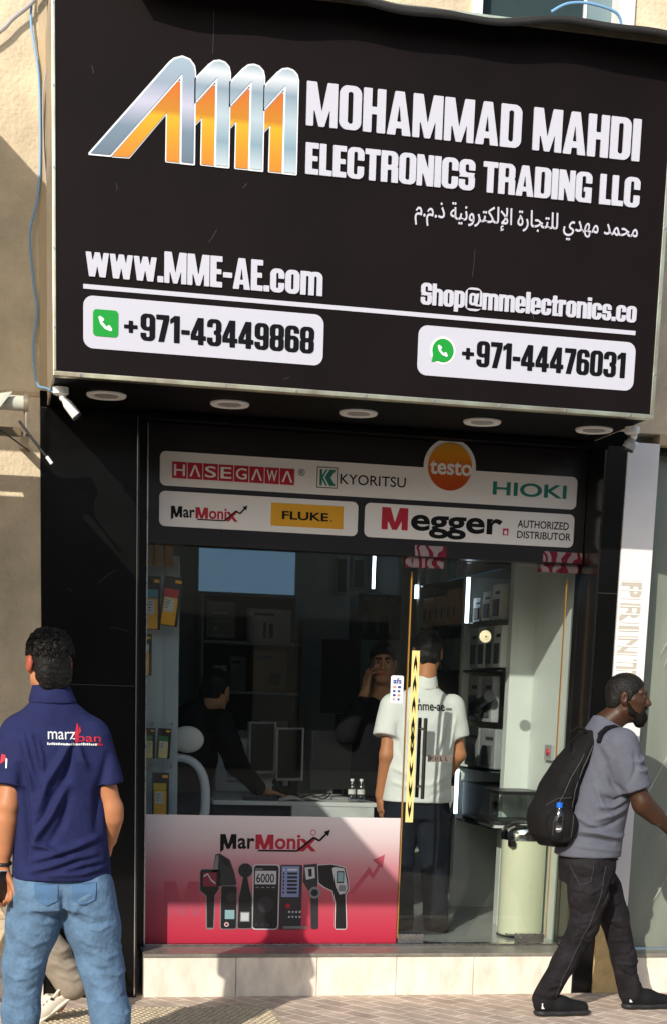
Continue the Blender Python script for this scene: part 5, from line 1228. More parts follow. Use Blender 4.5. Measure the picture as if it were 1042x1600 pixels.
# ------------------------------------------------------------------ man in the navy polo (seen from behind)
def navy_man():
    r = person_root('man seen from behind in a navy printed polo shirt and blue jeans holding a phone', .27, -2.0)
    R = frame((-.30, .95, 0)); HC = V3(.222, -1.985, 1.698); RT = frame((-.22, .975, 0)); OT = (.255, -2, 0)
    B = Field()
    B.loft([(.84, .27, -2, .14, .085), (1.1, .262, -2, .135, .078), (1.3, .255, -2, .14, .08), (1.42, .25, -2, .13, .07), (1.5, .242, -2, .07, .06)], k=.05)
    add_head(B, HC, R, 1.03, (.238, -2.0, 1.50), .058)
    B.chain([(.105, -2, 1.42), (.055, -2.06, 1.14), (.030, -2.025, .885)], [.052, .043, .029], .02)
    B.chain([(.39, -2, 1.41), (.476, -2.0, 1.13), (.452, -1.89, .935)], [.052, .042, .029], .02)
    B.cone((.047, -2.055, 1.08), (.036, -2.035, .96), .047, .036, .02); B.cone((.475, -1.99, 1.09), (.463, -1.94, 1.0), .047, .036, .02)
    add_hand(B, (.030, -2.025, .885), (.16, .02, -1), (-.55, -.8, 0), (1, -.2, 0), 1.02, (.75, .8, .8, .85), .08, (.55, -.3, -1))
    add_hand(B, (.452, -1.89, .935), (-.2, .3, -1), (-1, .2, 0), (0, 1, 0), 1.0)
    for a, b, c in (((.185, -2, .86), (.118, -1.97, .49), (.098, -1.95, .09)), ((.355, -2, .86), (.430, -1.98, .49), (.495, -2.03, .09))): B.chain([a, b, c], [.09, .055, .04], .03)
    Vx, Q = B.mesh(.0055, 'body'); c = Vx[Q].mean(1)
    q = (c-HC)@R.T; mi = ((np.abs(q[:, 0]) > .076) & (np.abs(q[:, 2]) < .045) & (q[:, 1] < .03)).astype(int)
    mesh_obj('body', Vx, Q, [M['skin_tan'], M['skin_ear']], r, mi)
    # hair: short and curly, longer on top
    H = Field(); W_ = lambda x, y, z: HC+R.T@V3(x, y, z)*1.03
    H.ell(W_(0, -.016, .046), (.082, .104, .090), .02, R); H.ell(W_(0, -.030, .0), (.069, .078, .075), .02, R); H.cone(W_(-.034, -.064, -.035), W_(.034, -.064, -.035), .038, .038, .03); H.cone(W_(-.018, -.058, -.068), W_(.018, -.058, -.068), .036, .036, .03)
    H.ell(W_(0, .085, -.02), (.10, .10, .075), .02, R, 's')
    for k in range(90):
        a = RNG.random()*6.28; e = math.asin(RNG.random()*.95+.02); d = V3(math.cos(a)*math.cos(e)*.080, math.sin(a)*math.cos(e)*.100-.016, math.sin(e)*.088+.048)
        H.ell(W_(*d), (.012, .012, .011), .005)
    hair(H, .005, 'hair', M['hair_black'], r, .0045, 190)
    mb = MB()                      # loose curls over the crown
    for k in range(620):
        a = RNG.random()*6.28; e = math.asin(RNG.random()*1.02-.12 if True else 0) if k else .5; d = V3(math.cos(a)*math.cos(e)*.084, math.sin(a)*math.cos(e)*.106-.016, math.sin(e)*.093+.047)
        if d[1] > .075 and d[2] < .06: continue
        nrm = unit(d-V3(0, -.016, .03)); t1 = unit(np.cross(nrm, RNG.normal(size=3))); t2 = np.cross(nrm, t1); rr = .006+.005*RNG.random(); ph_ = RNG.random()*6
        mb.tube([W_(*(d+t1*rr*math.cos(ph_+q)+t2*rr*math.sin(ph_+q)*.8+nrm*(.0015+.0022*q*.5))) for q in np.linspace(0, 4.2, 6)], [.0026, .0028, .0026, .0022, .0017, .0008], 4)
    mb.build('hair_curls', M['hair_black'], r, True)
    # polo shirt
    T = Field()
    T.cone((.105, -2, 1.405), (.062, -2.05, 1.19), .083, .077, .03); T.cuff((.064, -2.048, 1.215), (-.12, -.18, -1), .12)
    T.cone((.392, -2, 1.40), (.462, -2.003, 1.19), .083, .074, .03); T.cuff((.456, -2.003, 1.225), (.22, 0, -1), .12)
    T.loft(turned_secs([(.842, .273, -2, .203, .142), (.90, .272, -2, .200, .140), (1.0, .268, -2.002, .192, .136), (1.12, .263, -2.004, .187, .132), (1.25, .255, -2.006, .186, .130), (1.36, .250, -2.004, .190, .122), (1.43, .247, -2, .180, .108), (1.485, .243, -2, .145, .092), (1.53, .240, -1.998, .108, .086), (1.562, .238, -1.995, .080, .076)], RT, OT), RT, OT, k=.03, n=2.3)
    T.cone((.12, -2, 1.43), (.19, -2, 1.48), .07, .058, .04); T.cone((.375, -2, 1.425), (.29, -2, 1.48), .07, .058, .04)
    st = [([(.305, 1.40), (.262, 1.33), (.205, 1.235), (.175, 1.13)], .014, .013), ([(.30, 1.36), (.285, 1.26), (.24, 1.18)], .016, -.008), ([(.33, 1.385), (.345, 1.33), (.37, 1.30)], .014, .007),
          ([(.12, 1.42), (.14, 1.34), (.158, 1.27)], .008, .008), ([(.145, 1.43), (.165, 1.36), (.178, 1.30)], .008, .008), ([(.10, 1.40), (.128, 1.31), (.15, 1.21)], .009, .009), ([(.175, 1.40), (.19, 1.34), (.195, 1.28)], .008, .006),
          ([(.275, 1.22), (.225, 1.12), (.17, 1.03), (.15, .98)], .016, .014), ([(.24, 1.20), (.20, 1.10), (.165, 1.06)], .012, -.009), ([(.30, 1.20), (.27, 1.08), (.22, 1.0)], .016, -.007),
          ([(.41, 1.02), (.32, .985), (.22, .95), (.15, .93)], .012, .010), ([(.40, .955), (.31, .94), (.20, .90), (.14, .885)], .012, .010), ([(.43, .925), (.35, .915), (.26, .885)], .010, .007), ([(.15, .99), (.20, .985), (.25, .96)], .010, .008),
          ([(.455, 1.35), (.42, 1.20), (.41, 1.05)], .02, -.010), ([(.44, .90), (.35, .875), (.2, .868)], .009, .006), ([(.11, 1.30), (.118, 1.15), (.13, 1.0), (.13, .90)], .018, -.014)]
    shirt = cloth(T, .0065, 'polo_shirt', M['cloth_navy'], r, st, (.0026, 20, 5), 1, 2.4)
    Cc = Field(); Cc.loft([(1.545, .238, -1.998, .096, .090), (1.562, .237, -1.997, .094, .088), (1.60, .233, -1.992, .080, .078), (1.618, .231, -1.990, .074, .073)], k=.01, n=2.1)
    cloth(Cc, .005, 'collar', M['cloth_navy'], shirt, (), (.001, 60, 2))
    fn = on_cloth(shirt, 0, 1, 0, 1, 1)
    def pr(loops, m, t=.0012):
        me = loops_mesh([densify(l) for l in loops], t); a = coords(me); a[:, 2] += t/2; setco(me, fn(a)); return link_mesh('print', me, m, shirt)
    def tx(s, x0, x1, z0, z1, m, off=.01):
        me = text_mesh(s, .0012, off); fit(me, x0, x1, z0, z1); a = coords(me); setco(me, fn(a)); return link_mesh('print', me, m, shirt)
    tx('marz', .214, .322, 1.408, 1.438, M['wa_white'], .0); tx('ban', .330, .424, 1.400, 1.432, M['lab_red'], .005)
    pr([[(.322, 1.395), (.332, 1.395), (.336, 1.43), (.334, 1.465), (.329, 1.475), (.325, 1.45), (.319, 1.43)]], M['lab_red']); pr([[(.338, 1.43), (.345, 1.44), (.342, 1.462), (.337, 1.45)]], M['lab_red'])
    x = .211
    while x < .428:
        w = .003+.006*RNG.random(); pr([rect(x, x+w, 1.386, 1.392+.004*RNG.random())], M['wa_white'] if x < .405 else M['lab_red']); x += w+.0022
    pr([[(.028, 1.305), (.046, 1.318), (.05, 1.34), (.034, 1.345)]], M['lab_red']); pr([[(.048, 1.29), (.053, 1.29), (.056, 1.325), (.05, 1.33)]], M['wa_white'])
    # jeans
    J = Field()
    J.loft(turned_secs([(.72, .27, -2, .190, .118), (.80, .270, -2, .194, .126), (.88, .268, -2, .175, .112)], RT, OT), RT, OT, k=.03)
    J.chain([(.178, -2.0, .80), (.150, -1.99, .64), (.118, -1.97, .48), (.102, -1.95, .28), (.096, -1.94, .06)], [.118, .106, .085, .077, .078], .03)
    J.chain([(.366, -2.0, .80), (.398, -1.99, .64), (.432, -1.98, .48), (.470, -2.01, .28), (.492, -2.04, .06)], [.118, .110, .090, .082, .082], .03)
    js = [([(.31, .735), (.38, .705), (.46, .70)], .012, .006), ([(.30, .70), (.37, .665), (.47, .675)], .010, -.006), ([(.36, .655), (.42, .64), (.46, .66)], .008, .005), ([(.33, .63), (.37, .585), (.44, .57)], .010, .005),
          ([(.46, .60), (.50, .565), (.525, .55)], .008, .005), ([(.40, .545), (.45, .52), (.51, .535)], .009, .005), ([(.37, .50), (.41, .47), (.47, .475)], .009, -.005), ([(.44, .46), (.49, .445), (.54, .46)], .008, .006), ([(.385, .42), (.43, .40), (.50, .425)], .009, .005),
          ([(.45, .385), (.50, .355), (.55, .36)], .009, -.005), ([(.41, .34), (.46, .335), (.50, .35)], .008, .005), ([(.47, .30), (.52, .28), (.56, .295)], .008, .005),
          ([(.10, .60), (.15, .575), (.22, .60)], .010, .005), ([(.055, .545), (.10, .52), (.14, .525)], .009, -.005), ([(.09, .495), (.14, .475), (.19, .50)], .009, .006), ([(.045, .455), (.08, .43), (.13, .435)], .009, .005), ([(.08, .39), (.13, .375), (.17, .395)], .009, -.004), ([(.04, .33), (.08, .315), (.13, .33)], .010, .004),
          ([(.27, .80), (.272, .74), (.275, .69)], .010, -.012), ([(.16, .715), (.21, .69), (.26, .685)], .009, -.007), ([(.13, .695), (.19, .668), (.26, .67)], .010, .006), ([(.30, .69), (.34, .76), (.40, .80)], .014, .007), ([(.06, .80), (.075, .65), (.06, .5)], .02, -.004)]
    jeans = cloth(J, .007, 'jeans', M['denim_blue'], r, js, (.0035, 24, 9), 1, 1.25)
    fj = on_cloth(jeans, 0, 1, 0, 1, 1)
    for lp in ([(.155, .842), (.250, .832), (.248, .765), (.205, .745), (.160, .770)], [(.305, .832), (.405, .842), (.400, .770), (.355, .745), (.310, .765)]):
        me = loops_mesh([densify(lp)], .004); a = coords(me); a[:, 2] += .002; setco(me, fj(a)); link_mesh('back_pocket', me, mat('denim_pocket', '#4a6c90', .85, var=.2, vscale=12, bump=.25, bscale=350, bdist=.002), jeans)
    for (x, y, dx) in ((.098, -1.93, -.02), (.495, -2.02, .02)):
        Sh = Field(); Sh.cone((x, y-.06, .05), (x+dx, y+.16, .04), .048, .040, .02, ((0, 0, 1), .9)); Sh.cone((x, y-.04, .06), (x, y, .11), .05, .045, .03); Sh.plane_cut((0, 0, .001), (0, 0, -1)); cloth(Sh, .008, 'shoe', M['shoe_black'], r)
    Wb = MB(); p = [V3(.0305, -2.027, .905)+V3(math.cos(a)*.034, math.sin(a)*.030, .004*math.sin(a)) for a in np.linspace(0, 2*math.pi, 24, endpoint=False)]
    Wb.tube(p, .008, 8, True); Wb.build('wristband', M['black_plastic'], r, True)
    ph = thing('mobile_phone', 'phone with white edge in the hand of the man in navy', 'phone', (.035, -2.07, .79))
    Rm = Matrix.Translation((.030, -2.062, .805)) @ Matrix.Rotation(math.radians(8), 4, 'Y') @ Matrix.Rotation(math.radians(52), 4, 'Z')
    MB().box(-.036, -.0042, -.075, .036, .0042, .075, .004, M=Rm).build('case', M['white_plastic'], ph, True); MB().box(-.033, -.0056, -.071, .033, -.0045, .071, M=Rm).build('screen', M['black_plastic'], ph)
navy_man()

# ------------------------------------------------------------------ man with the backpack (in profile)
def pack_man():
    r = person_root('bearded man in a grey T-shirt and faded black jeans walking past the white pier', 3.07, -.85)
    R = frame((.90, -.43, -.03)); HC = V3(3.196, -.875, 1.640); W_ = lambda x, y, z: HC+R.T@V3(x, y, z)
    B = Field()
    B.loft([(.84, 3.05, -.85, .12, .14), (1.1, 3.075, -.85, .125, .14), (1.3, 3.105, -.85, .12, .155), (1.42, 3.11, -.85, .10, .14), (1.49, 3.08, -.85, .06, .06)], k=.05)
    add_head(B, HC, R, 1.02, (3.095, -.85, 1.50), .061)
    B.chain([(3.13, -1.02, 1.39), (3.235, -1.06, 1.13), (3.44, -.99, .985)], [.056, .047, .032], .02); B.cone((3.25, -1.055, 1.11), (3.33, -1.03, 1.055), .052, .044, .02)
    B.chain([(3.13, -.68, 1.39), (3.06, -.64, 1.12), (3.18, -.62, .92)], [.056, .047, .032], .02)
    add_hand(B, (3.44, -.99, .985), (.9, .25, -.45), (.1, 1, .1), (.3, .2, 1), 1.03, (.3, .35, .4, .45)); add_hand(B, (3.18, -.62, .92), (.4, 0, -.9), (.2, -1, 0), (1, 0, 0), 1.03)
    for a, b, c in (((3.02, -.93, .84), (3.020, -.93, .47), (2.825, -.92, .10)), ((3.08, -.77, .84), (3.25, -.77, .50), (3.375, -.77, .10))): B.chain([a, b, c], [.085, .05, .038], .03)
    Vx, Q = B.mesh(.005, 'body'); c = Vx[Q].mean(1); q = (c-HC)@R.T; mi = np.zeros(len(Q), int)
    eye = np.minimum(np.linalg.norm(q-V3(.031, .086, .015), axis=1), np.linalg.norm(q-V3(-.031, .086, .015), axis=1)); mi[eye < .009] = 1
    mi[(np.abs(q[:, 2]+.058) < .010) & (np.abs(q[:, 0]) < .022) & (q[:, 1] > .08)] = 2
    mesh_obj('body', Vx, Q, [M['skin_dark'], M['eye_white'], M['lip_dark']], r, mi)
    H = Field(); H.ell(W_(0, -.014, .040), (.0785, .1018, .0885), .02, R); H.cone(W_(-.030, -.060, -.015), W_(.030, -.060, -.015), .0395, .0395, .03); H.cone(W_(-.018, -.058, -.045), W_(.018, -.058, -.045), .034, .034, .03)
    for q_ in (-1, 1): H.cone(W_(q_*.070, .022, .03), W_(q_*.070, .014, -.02), .011, .009, .01)
    H.ell(W_(0, .108, .0), (.11, .062, .078), .012, R, 's'); H.ell(W_(0, .055, -.062), (.12, .09, .075), .012, R, 's'); H.ell(W_(0, -.045, -.120), (.12, .12, .050), .02, R, 's')
    for q_ in (-1, 1): H.ell(W_(q_*.088, -.012, -.008), (.020, .026, .038), .008, R, 's')
    hair(H, .005, 'hair', M['hair_black'], r, .0012, 300, 8)
    Bd = Field()
    for q_ in (-1, 1): Bd.cone(W_(q_*.066, .012, -.028), W_(q_*.060, .030, -.066), .009, .014, .012); Bd.cone(W_(q_*.060, .028, -.066), W_(q_*.030, .072, -.092), .016, .020, .015); Bd.cone(W_(q_*.024, .092, -.045), W_(q_*.030, .082, -.075), .008, .010, .010); Bd.cone(W_(q_*.004, .100, -.041), W_(q_*.022, .092, -.046), .007, .008, .008)
    Bd.cone(W_(0, .080, -.092), W_(0, .074, -.118), .032, .024, .02); Bd.cone(W_(-.02, .07, -.105), W_(.02, .07, -.105), .028, .028, .02)
    hair(Bd, .0045, 'beard', M['beard_black'], r, .002, 320, 4)
    T = Field()
    T.cone((3.125, -1.005, 1.405), (3.222, -1.058, 1.15), .090, .076, .04); T.cuff((3.209, -1.052, 1.185), (.36, -.17, -1), .13)
    T.cone((3.125, -.69, 1.40), (3.07, -.645, 1.17), .088, .078, .04); T.cuff((3.078, -.65, 1.195), (-.2, .1, -1), .12)
    T.loft([(.835, 3.042, -.85, .166, .178), (.95, 3.052, -.85, .162, .174), (1.10, 3.074, -.85, .162, .180), (1.25, 3.102, -.85, .162, .190), (1.37, 3.120, -.85, .148, .195), (1.44, 3.110, -.85, .124, .175), (1.495, 3.098, -.85, .090, .120), (1.535, 3.098, -.85, .070, .080), (1.55, 3.10, -.85, .064, .070)], k=.03, n=2.3); T.plane_cut((3.10, -.85, 1.522), (.5, 0, .86))
    st = [([(3.20, 1.17), (3.10, 1.13), (3.03, 1.15)], .013, -.011), ([(3.18, 1.15), (3.09, 1.10), (3.02, 1.10)], .012, .010), ([(3.19, 1.10), (3.10, 1.06), (3.0, 1.03)], .013, .009), ([(3.16, 1.05), (3.07, 1.0), (2.97, .985)], .012, -.009), ([(2.94, .975), (3.03, .965), (3.13, .945), (3.19, .95)], .012, .012), ([(2.92, .945), (3.02, .935), (3.12, .915)], .011, -.010), ([(2.92, 1.05), (2.98, 1.01), (3.07, .98)], .012, .008),
          ([(3.23, 1.36), (3.20, 1.33), (3.16, 1.335)], .010, .009), ([(3.26, 1.30), (3.22, 1.285), (3.18, 1.29)], .010, .008), ([(3.05, 1.30), (3.08, 1.22), (3.13, 1.17)], .013, -.009), ([(3.02, 1.42), (3.06, 1.34), (3.07, 1.25)], .014, .006), ([(3.14, 1.22), (3.17, 1.30), (3.16, 1.38)], .012, -.006), ([(3.00, 1.20), (3.04, 1.10), (3.10, 1.03)], .012, .007), ([(2.90, .90), (3.03, .885), (3.18, .87)], .008, .004)]
    shirt = cloth(T, .0065, 't_shirt', M['cloth_grey'], r, st, (.0026, 22, 15), 1, 1.8)
    J = Field()
    J.loft([(.70, 3.05, -.85, .135, .15), (.80, 3.045, -.85, .146, .152), (.88, 3.05, -.85, .135, .145)], k=.04)
    J.chain([(3.025, -.92, .79), (3.032, -.93, .64), (3.020, -.93, .48), (2.922, -.925, .28), (2.828, -.92, .09)], [.108, .100, .076, .062, .060], .03)
    J.chain([(3.080, -.78, .79), (3.175, -.77, .64), (3.250, -.77, .50), (3.318, -.77, .28), (3.368, -.77, .09)], [.108, .098, .076, .064, .062], .03)
    rn = np.random.default_rng(4); js = []
    for k in range(7): z = .54-.035*k+.02*rn.random(); x = 2.985-(.48-z)*.42 if z < .48 else 2.99; o_ = .05*rn.normal(); js.append(([(x-.08+o_, z+.02*rn.normal()), (x+o_, z-.012), (x+.06+o_, z+.02*rn.normal())], .008, .0045*(1 if k % 3 else -1)))
    for k in range(5): z = .20-.025*k; x = 2.86-(.2-z)*.38; js.append(([(x-.06, z+.01*rn.normal()), (x, z-.01), (x+.06, z+.01*rn.normal())], .007, .006*(1 if k % 2 else -1)))
    for k in range(7): z = .55-.06*k+.03*rn.random(); x = 3.23+(.5-z)*.3; o_ = .04*rn.normal(); js.append(([(x-.07+o_, z+.02*rn.normal()), (x+o_, z-.012), (x+.06+o_, z+.02*rn.normal())], .009, .005*(1 if k % 2 else -1)))
    js += [([(3.09, .78), (3.06, .64), (3.03, .52), (2.96, .36), (2.90, .2), (2.87, .1)], .004, .0035), ([(2.92, .80), (2.99, .79), (3.03, .77)], .007, .005), ([(2.93, .75), (2.97, .735), (3.02, .745)], .009, -.007), ([(2.92, .68), (3.0, .66), (3.08, .70)], .010, .008), ([(3.16, .76), (3.12, .68), (3.08, .60)], .010, -.008)]
    jeans = cloth(J, .0065, 'jeans', M['denim_black'], r, js, (.0035, 26, 19), 1, 1.5)
    fj = on_cloth(jeans, 0, 1, 0, 1, 1)
    def seam(pts, w=.0011):
        MB().tube([V3(*fj(np.array([[x, z, .0]]))[0]) for x, z in openline(pts)], w, 5).build('stitching', M['thread'], jeans, True)
    seam([(3.085, .80), (3.06, .66), (3.025, .52), (2.96, .36), (2.90, .21), (2.872, .11)]); seam([(2.915, .795), (2.955, .70), (3.005, .72), (3.012, .80)], .001)
    for nm, x0, x1, y in (('near', 2.790, 3.075, -.925), ('far', 3.340, 3.62, -.775)):
        Sh = Field(); Sh.cone((x0+.035, y, .058), (x0+.13, y, .060), .048, .046, .03, ((0, 1, 0), .85)); Sh.cone((x0+.12, y, .055), (x1-.035, y, .042), .047, .034, .03, ((0, 1, 0), 1.0)); Sh.cone((x0+.035, y, .07), (x0+.045, y, .12), .048, .046, .03); Sh.plane_cut((0, 0, .022), (0, 0, -1))
        sh = cloth(Sh, .006, 'shoe', M['shoe_black'], r)
        So = Field(); So.cone((x0+.03, y, .018), (x0+.13, y, .018), .047, .044, .02, ((0, 0, 1), .5)); So.cone((x0+.13, y, .018), (x1-.03, y, .020), .044, .040, .02, ((0, 0, 1), .5)); So.plane_cut((0, 0, .0), (0, 0, -1)); cloth(So, .006, 'sole', M['sole_black'], sh)
        MB().box(x0+.010, y-.0475, .045, x0+.028, y-.036, .078, .004).build('heel_tab', M['white_plastic'], sh)
    r.location.x -= .03; r.location.y += .04
    # backpack
    bp = thing('backpack', 'black backpack with a blue capped bottle in its side pocket', 'backpack', (2.82, -.85, .89))
    K = Field(); K.loft([(.885, 2.812, -.85, .062, .110), (.945, 2.792, -.85, .094, .134), (1.06, 2.786, -.85, .101, .140), (1.20, 2.825, -.85, .086, .142), (1.32, 2.885, -.85, .072, .138), (1.42, 2.942, -.85, .046, .11), (1.475, 2.98, -.85, .026, .07)], k=.02, n=2.6)
    K.ell((2.735, -.85, 1.02), (.062, .12, .10), .03); K.ell((2.80, -1.0, 1.0), (.085, .025, .09), .02)
    cloth(K, .0065, 'bag', mat('bag_black', (.0095, .0092, .0095), .8, spec=.12, var=.25, vscale=12, bump=.2, bscale=260, bdist=.002), bp, [([(2.74, 1.22), (2.80, 1.16), (2.88, 1.13)], .012, .008), ([(2.76, 1.28), (2.84, 1.24), (2.90, 1.2)], .010, -.008), ([(2.72, 1.09), (2.80, 1.09), (2.88, 1.085)], .006, .008), ([(2.88, 1.36), (2.87, 1.2), (2.89, 1.0)], .006, .007), ([(2.73, .94), (2.8, .92), (2.88, .93)], .010, .007)], (.003, 30, 21), 1)
    MB().tube([(2.955, -.89, 1.44), (2.925, -.90, 1.478), (2.885, -.90, 1.488), (2.852, -.90, 1.465), (2.842, -.90, 1.42), (2.855, -.90, 1.36), (2.875, -.90, 1.33)], .0075, 8).build('top_loop', M['cloth_black'], bp, True)
    MB().tube([(2.868, -.93, 1.38), (2.85, -.94, 1.34), (2.842, -.95, 1.30)], .004, 6).build('zip_pull', M['black_plastic'], bp, True)
    fs = on_cloth(shirt, 0, 1, 0, 1, 1)
    P = [(lambda p: V3(p[0], min(p[1], -.93)-.004, p[2]))(fs(np.array([[x, z, .004]]))[0]) for x, z in openline([(2.985, 1.43), (2.968, 1.36), (2.962, 1.27), (2.972, 1.17), (3.01, 1.08), (3.065, 1.01), (3.12, .965)])]
    MB().tube([V3(2.975, -.96, 1.465)]+P, .0045, 6).build('webbing_strap', M['cloth_black'], bp, True)
    MB().tube([V3(2.965, -1.0, 1.42), V3(2.98, -.99, 1.465), V3(3.01, -.985, 1.49), V3(3.05, -.98, 1.498), V3(3.10, -.97, 1.485)], [.012, .014, .014, .012, .008], 10).build('shoulder_strap', M['cloth_black'], bp, True)
    fb0 = on_cloth(bpy.data.objects['bag'], 0, 1, 0, 1, 1)
    for ln in ([(2.95, 1.40), (2.90, 1.30), (2.862, 1.18), (2.85, 1.05), (2.845, .94)], [(2.90, 1.36), (2.84, 1.25), (2.785, 1.13), (2.745, 1.02), (2.745, .93)], [(2.72, 1.10), (2.77, 1.135), (2.84, 1.14)]):
        MB().tube([V3(*fb0(np.array([[x, z, .0]]))[0]) for x, z in openline(ln)], .0028, 5).build('zip_seam', mat('zip_grey', (.035, .034, .034), .6), bp, True)
    Pk = Field(); Pk.cone((2.775, -.985, .95), (2.775, -.985, 1.055), .042, .040, .01); Pk.plane_cut((0, 0, 1.062), (0, 0, 1)); cloth(Pk, .0065, 'side_pocket', M['bag_black'], bp)
    fb = on_cloth(bpy.data.objects['bag'], 0, 1, 0, 1, 1); by = fb(np.array([[2.775, 1.06, 0.]]))[0][1]+.010; gy = fb(np.array([[2.770, .985, 0.]]))[0][1]
    bo = thing('water_bottle', 'clear bottle with a bright blue cap in the backpack side pocket', 'bottle', (2.775, by, 1.0)); globals()['WB_'] = bo.name
    MB().lathe([(.026, 0), (.028, .005), (.028, .075), (.014, .098), (.013, .105)], (2.775, by, .985), 20).build('bottle', M['bottle_plastic'], bo, True); MB().cyl((2.775, by, 1.0905), (2.775, by, 1.116), .0165, n=20).build('cap', mat('cap_blue', '#1565c9', .4), bo, True)
    bd = thing('badge', 'small round silver badge pinned to the backpack side pocket', 'badge', (2.772, -1.05, 1.01)); MB().cyl((2.770, gy+.03, .985), (2.770, gy-.0035, .985), .019, n=28).build('disc', M['steel'], bd); MB().box(2.757, gy-.0052, .980, 2.783, gy-.0037, .989, .001).build('mark', M['wa_white'], bd)
pack_man()
for n_ in ('backpack', 'badge', WB_): bpy.data.objects[n_].location += Vector((.012, .04, 0))

# ------------------------------------------------------------------ figures inside the shop
def polo_man():
    r = person_root('man in a white printed polo shirt standing with his back to the glass door', 2.47, .6, FL)
    R = frame((.1, 1, -.1)); HC = V3(2.497, .62, 1.865); W_ = lambda x, y, z: HC+R.T@V3(x, y, z); B = Field()
    B.loft([(1.0, 2.465, .6, .16, .10), (1.5, 2.475, .6, .17, .10), (1.62, 2.478, .6, .14, .08), (1.69, 2.485, .6, .06, .06)], k=.05); add_head(B, HC, R, 1.0, (2.485, .6, 1.66), .058)
    B.chain([(2.30, .6, 1.56), (2.262, .56, 1.27), (2.245, .62, 1.03)], [.05, .042, .028], .02); B.chain([(2.655, .6, 1.565), (2.712, .60, 1.28), (2.66, .74, 1.10)], [.05, .042, .028], .02)
    add_hand(B, (2.245, .62, 1.03), (.1, .1, -1), (1, .2, 0), (0, 1, 0)); add_hand(B, (2.66, .74, 1.10), (-.8, .5, -.2), (0, 0, -1), (0, 1, 0))
    for a, b, c in (((2.39, .6, 1.0), (2.38, .6, .66), (2.39, .54, .32)), ((2.56, .6, 1.0), (2.575, .58, .66), (2.59, .50, .32))): B.chain([a, b, c], [.085, .05, .04], .03)
    Vx, Q = B.mesh(.007, 'body'); mesh_obj('body', Vx, Q, M['skin_tan'], r)
    H = Field(); H.ell(W_(0, -.016, .044), (.082, .104, .088), .02, R); H.cone(W_(-.03, -.066, -.03), W_(.03, -.066, -.03), .038, .038, .03); H.ell(W_(0, .085, -.02), (.10, .10, .075), .02, R, 's'); hair(H, .007, 'hair', M['hair_black'], r, .004, 150)
    T = Field(); T.cone((2.30, .6, 1.55), (2.252, .56, 1.35), .080, .082, .035); T.cuff((2.258, .565, 1.375), (-.2, -.2, -1), .13); T.cone((2.655, .6, 1.555), (2.705, .6, 1.35), .080, .078, .035); T.cuff((2.70, .6, 1.38), (.25, 0, -1), .13)
    T.loft([(1.0, 2.462, .6, .208, .142), (1.12, 2.466, .6, .202, .138), (1.3, 2.472, .6, .202, .13), (1.48, 2.475, .6, .206, .122), (1.58, 2.476, .6, .185, .10), (1.64, 2.48, .6, .12, .08), (1.675, 2.483, .6, .074, .07)], k=.03)
    
    st = [([(2.60, 1.52), (2.57, 1.38), (2.52, 1.27)], .014, .011), ([(2.66, 1.50), (2.63, 1.35), (2.585, 1.22)], .014, .011), ([(2.63, 1.5), (2.60, 1.36), (2.55, 1.25)], .012, -.010), ([(2.35, 1.48), (2.36, 1.35), (2.40, 1.25)], .013, .010), ([(2.30, 1.45), (2.32, 1.3), (2.36, 1.2)], .012, -.009), ([(2.29, 1.20), (2.38, 1.16), (2.46, 1.17)], .013, .010), ([(2.29, 1.12), (2.38, 1.09), (2.47, 1.11)], .013, .010), ([(2.62, 1.18), (2.56, 1.13), (2.48, 1.10)], .014, .010), ([(2.64, 1.1), (2.58, 1.06), (2.5, 1.04)], .013, -.009), ([(2.42, 1.30), (2.44, 1.2), (2.42, 1.1)], .014, .008)]
    sh = cloth(T, .0075, 'polo_shirt', M['cloth_white'], r, st, (.003, 22, 31), 2)
    Cc = Field(); Cc.loft([(1.655, 2.484, .6, .082, .080), (1.70, 2.487, .604, .074, .073), (1.735, 2.489, .608, .068, .068)], k=.01, n=2.1); cloth(Cc, .006, 'collar', M['cloth_white'], sh)
    fn = on_cloth(sh, 0, 1, 0, 1, 1)
    for s_, x0, x1, z0, z1 in (('mme-ae', 2.405, 2.585, 1.535, 1.572), ('.com', 2.590, 2.632, 1.540, 1.553), ('El', 2.405, 2.432, 1.580, 1.602)):
        me = text_mesh(s_, .0015, .015); fit(me, x0, x1, z0, z1); a = coords(me); a[:, 2] += .001; setco(me, fn(a)); link_mesh('print', me, M['ink_black'], sh)
    J = Field(); J.loft([(.9, 2.465, .6, .19, .12), (1.05, 2.465, .6, .185, .12)], k=.03); J.chain([(2.38, .6, .95), (2.375, .595, .64), (2.385, .54, .27)], [.105, .08, .075], .03); J.chain([(2.56, .6, .95), (2.578, .575, .64), (2.592, .50, .27)], [.105, .08, .075], .03)
    cloth(J, .008, 'jeans', M['dark_jeans'], r, (), (.006, 26, 33))
    for x, y in ((2.388, .53), (2.598, .47)):
        Sh = Field(); Sh.cone((x, y-.05, FL+.045), (x+.01, y+.16, FL+.04), .046, .040, .02); Sh.cone((x, y-.04, FL+.06), (x, y, FL+.1), .045, .04, .02); Sh.plane_cut((0, 0, FL+.001), (0, 0, -1)); cloth(Sh, .008, 'shoe', M['shoe_black'], r)
polo_man()
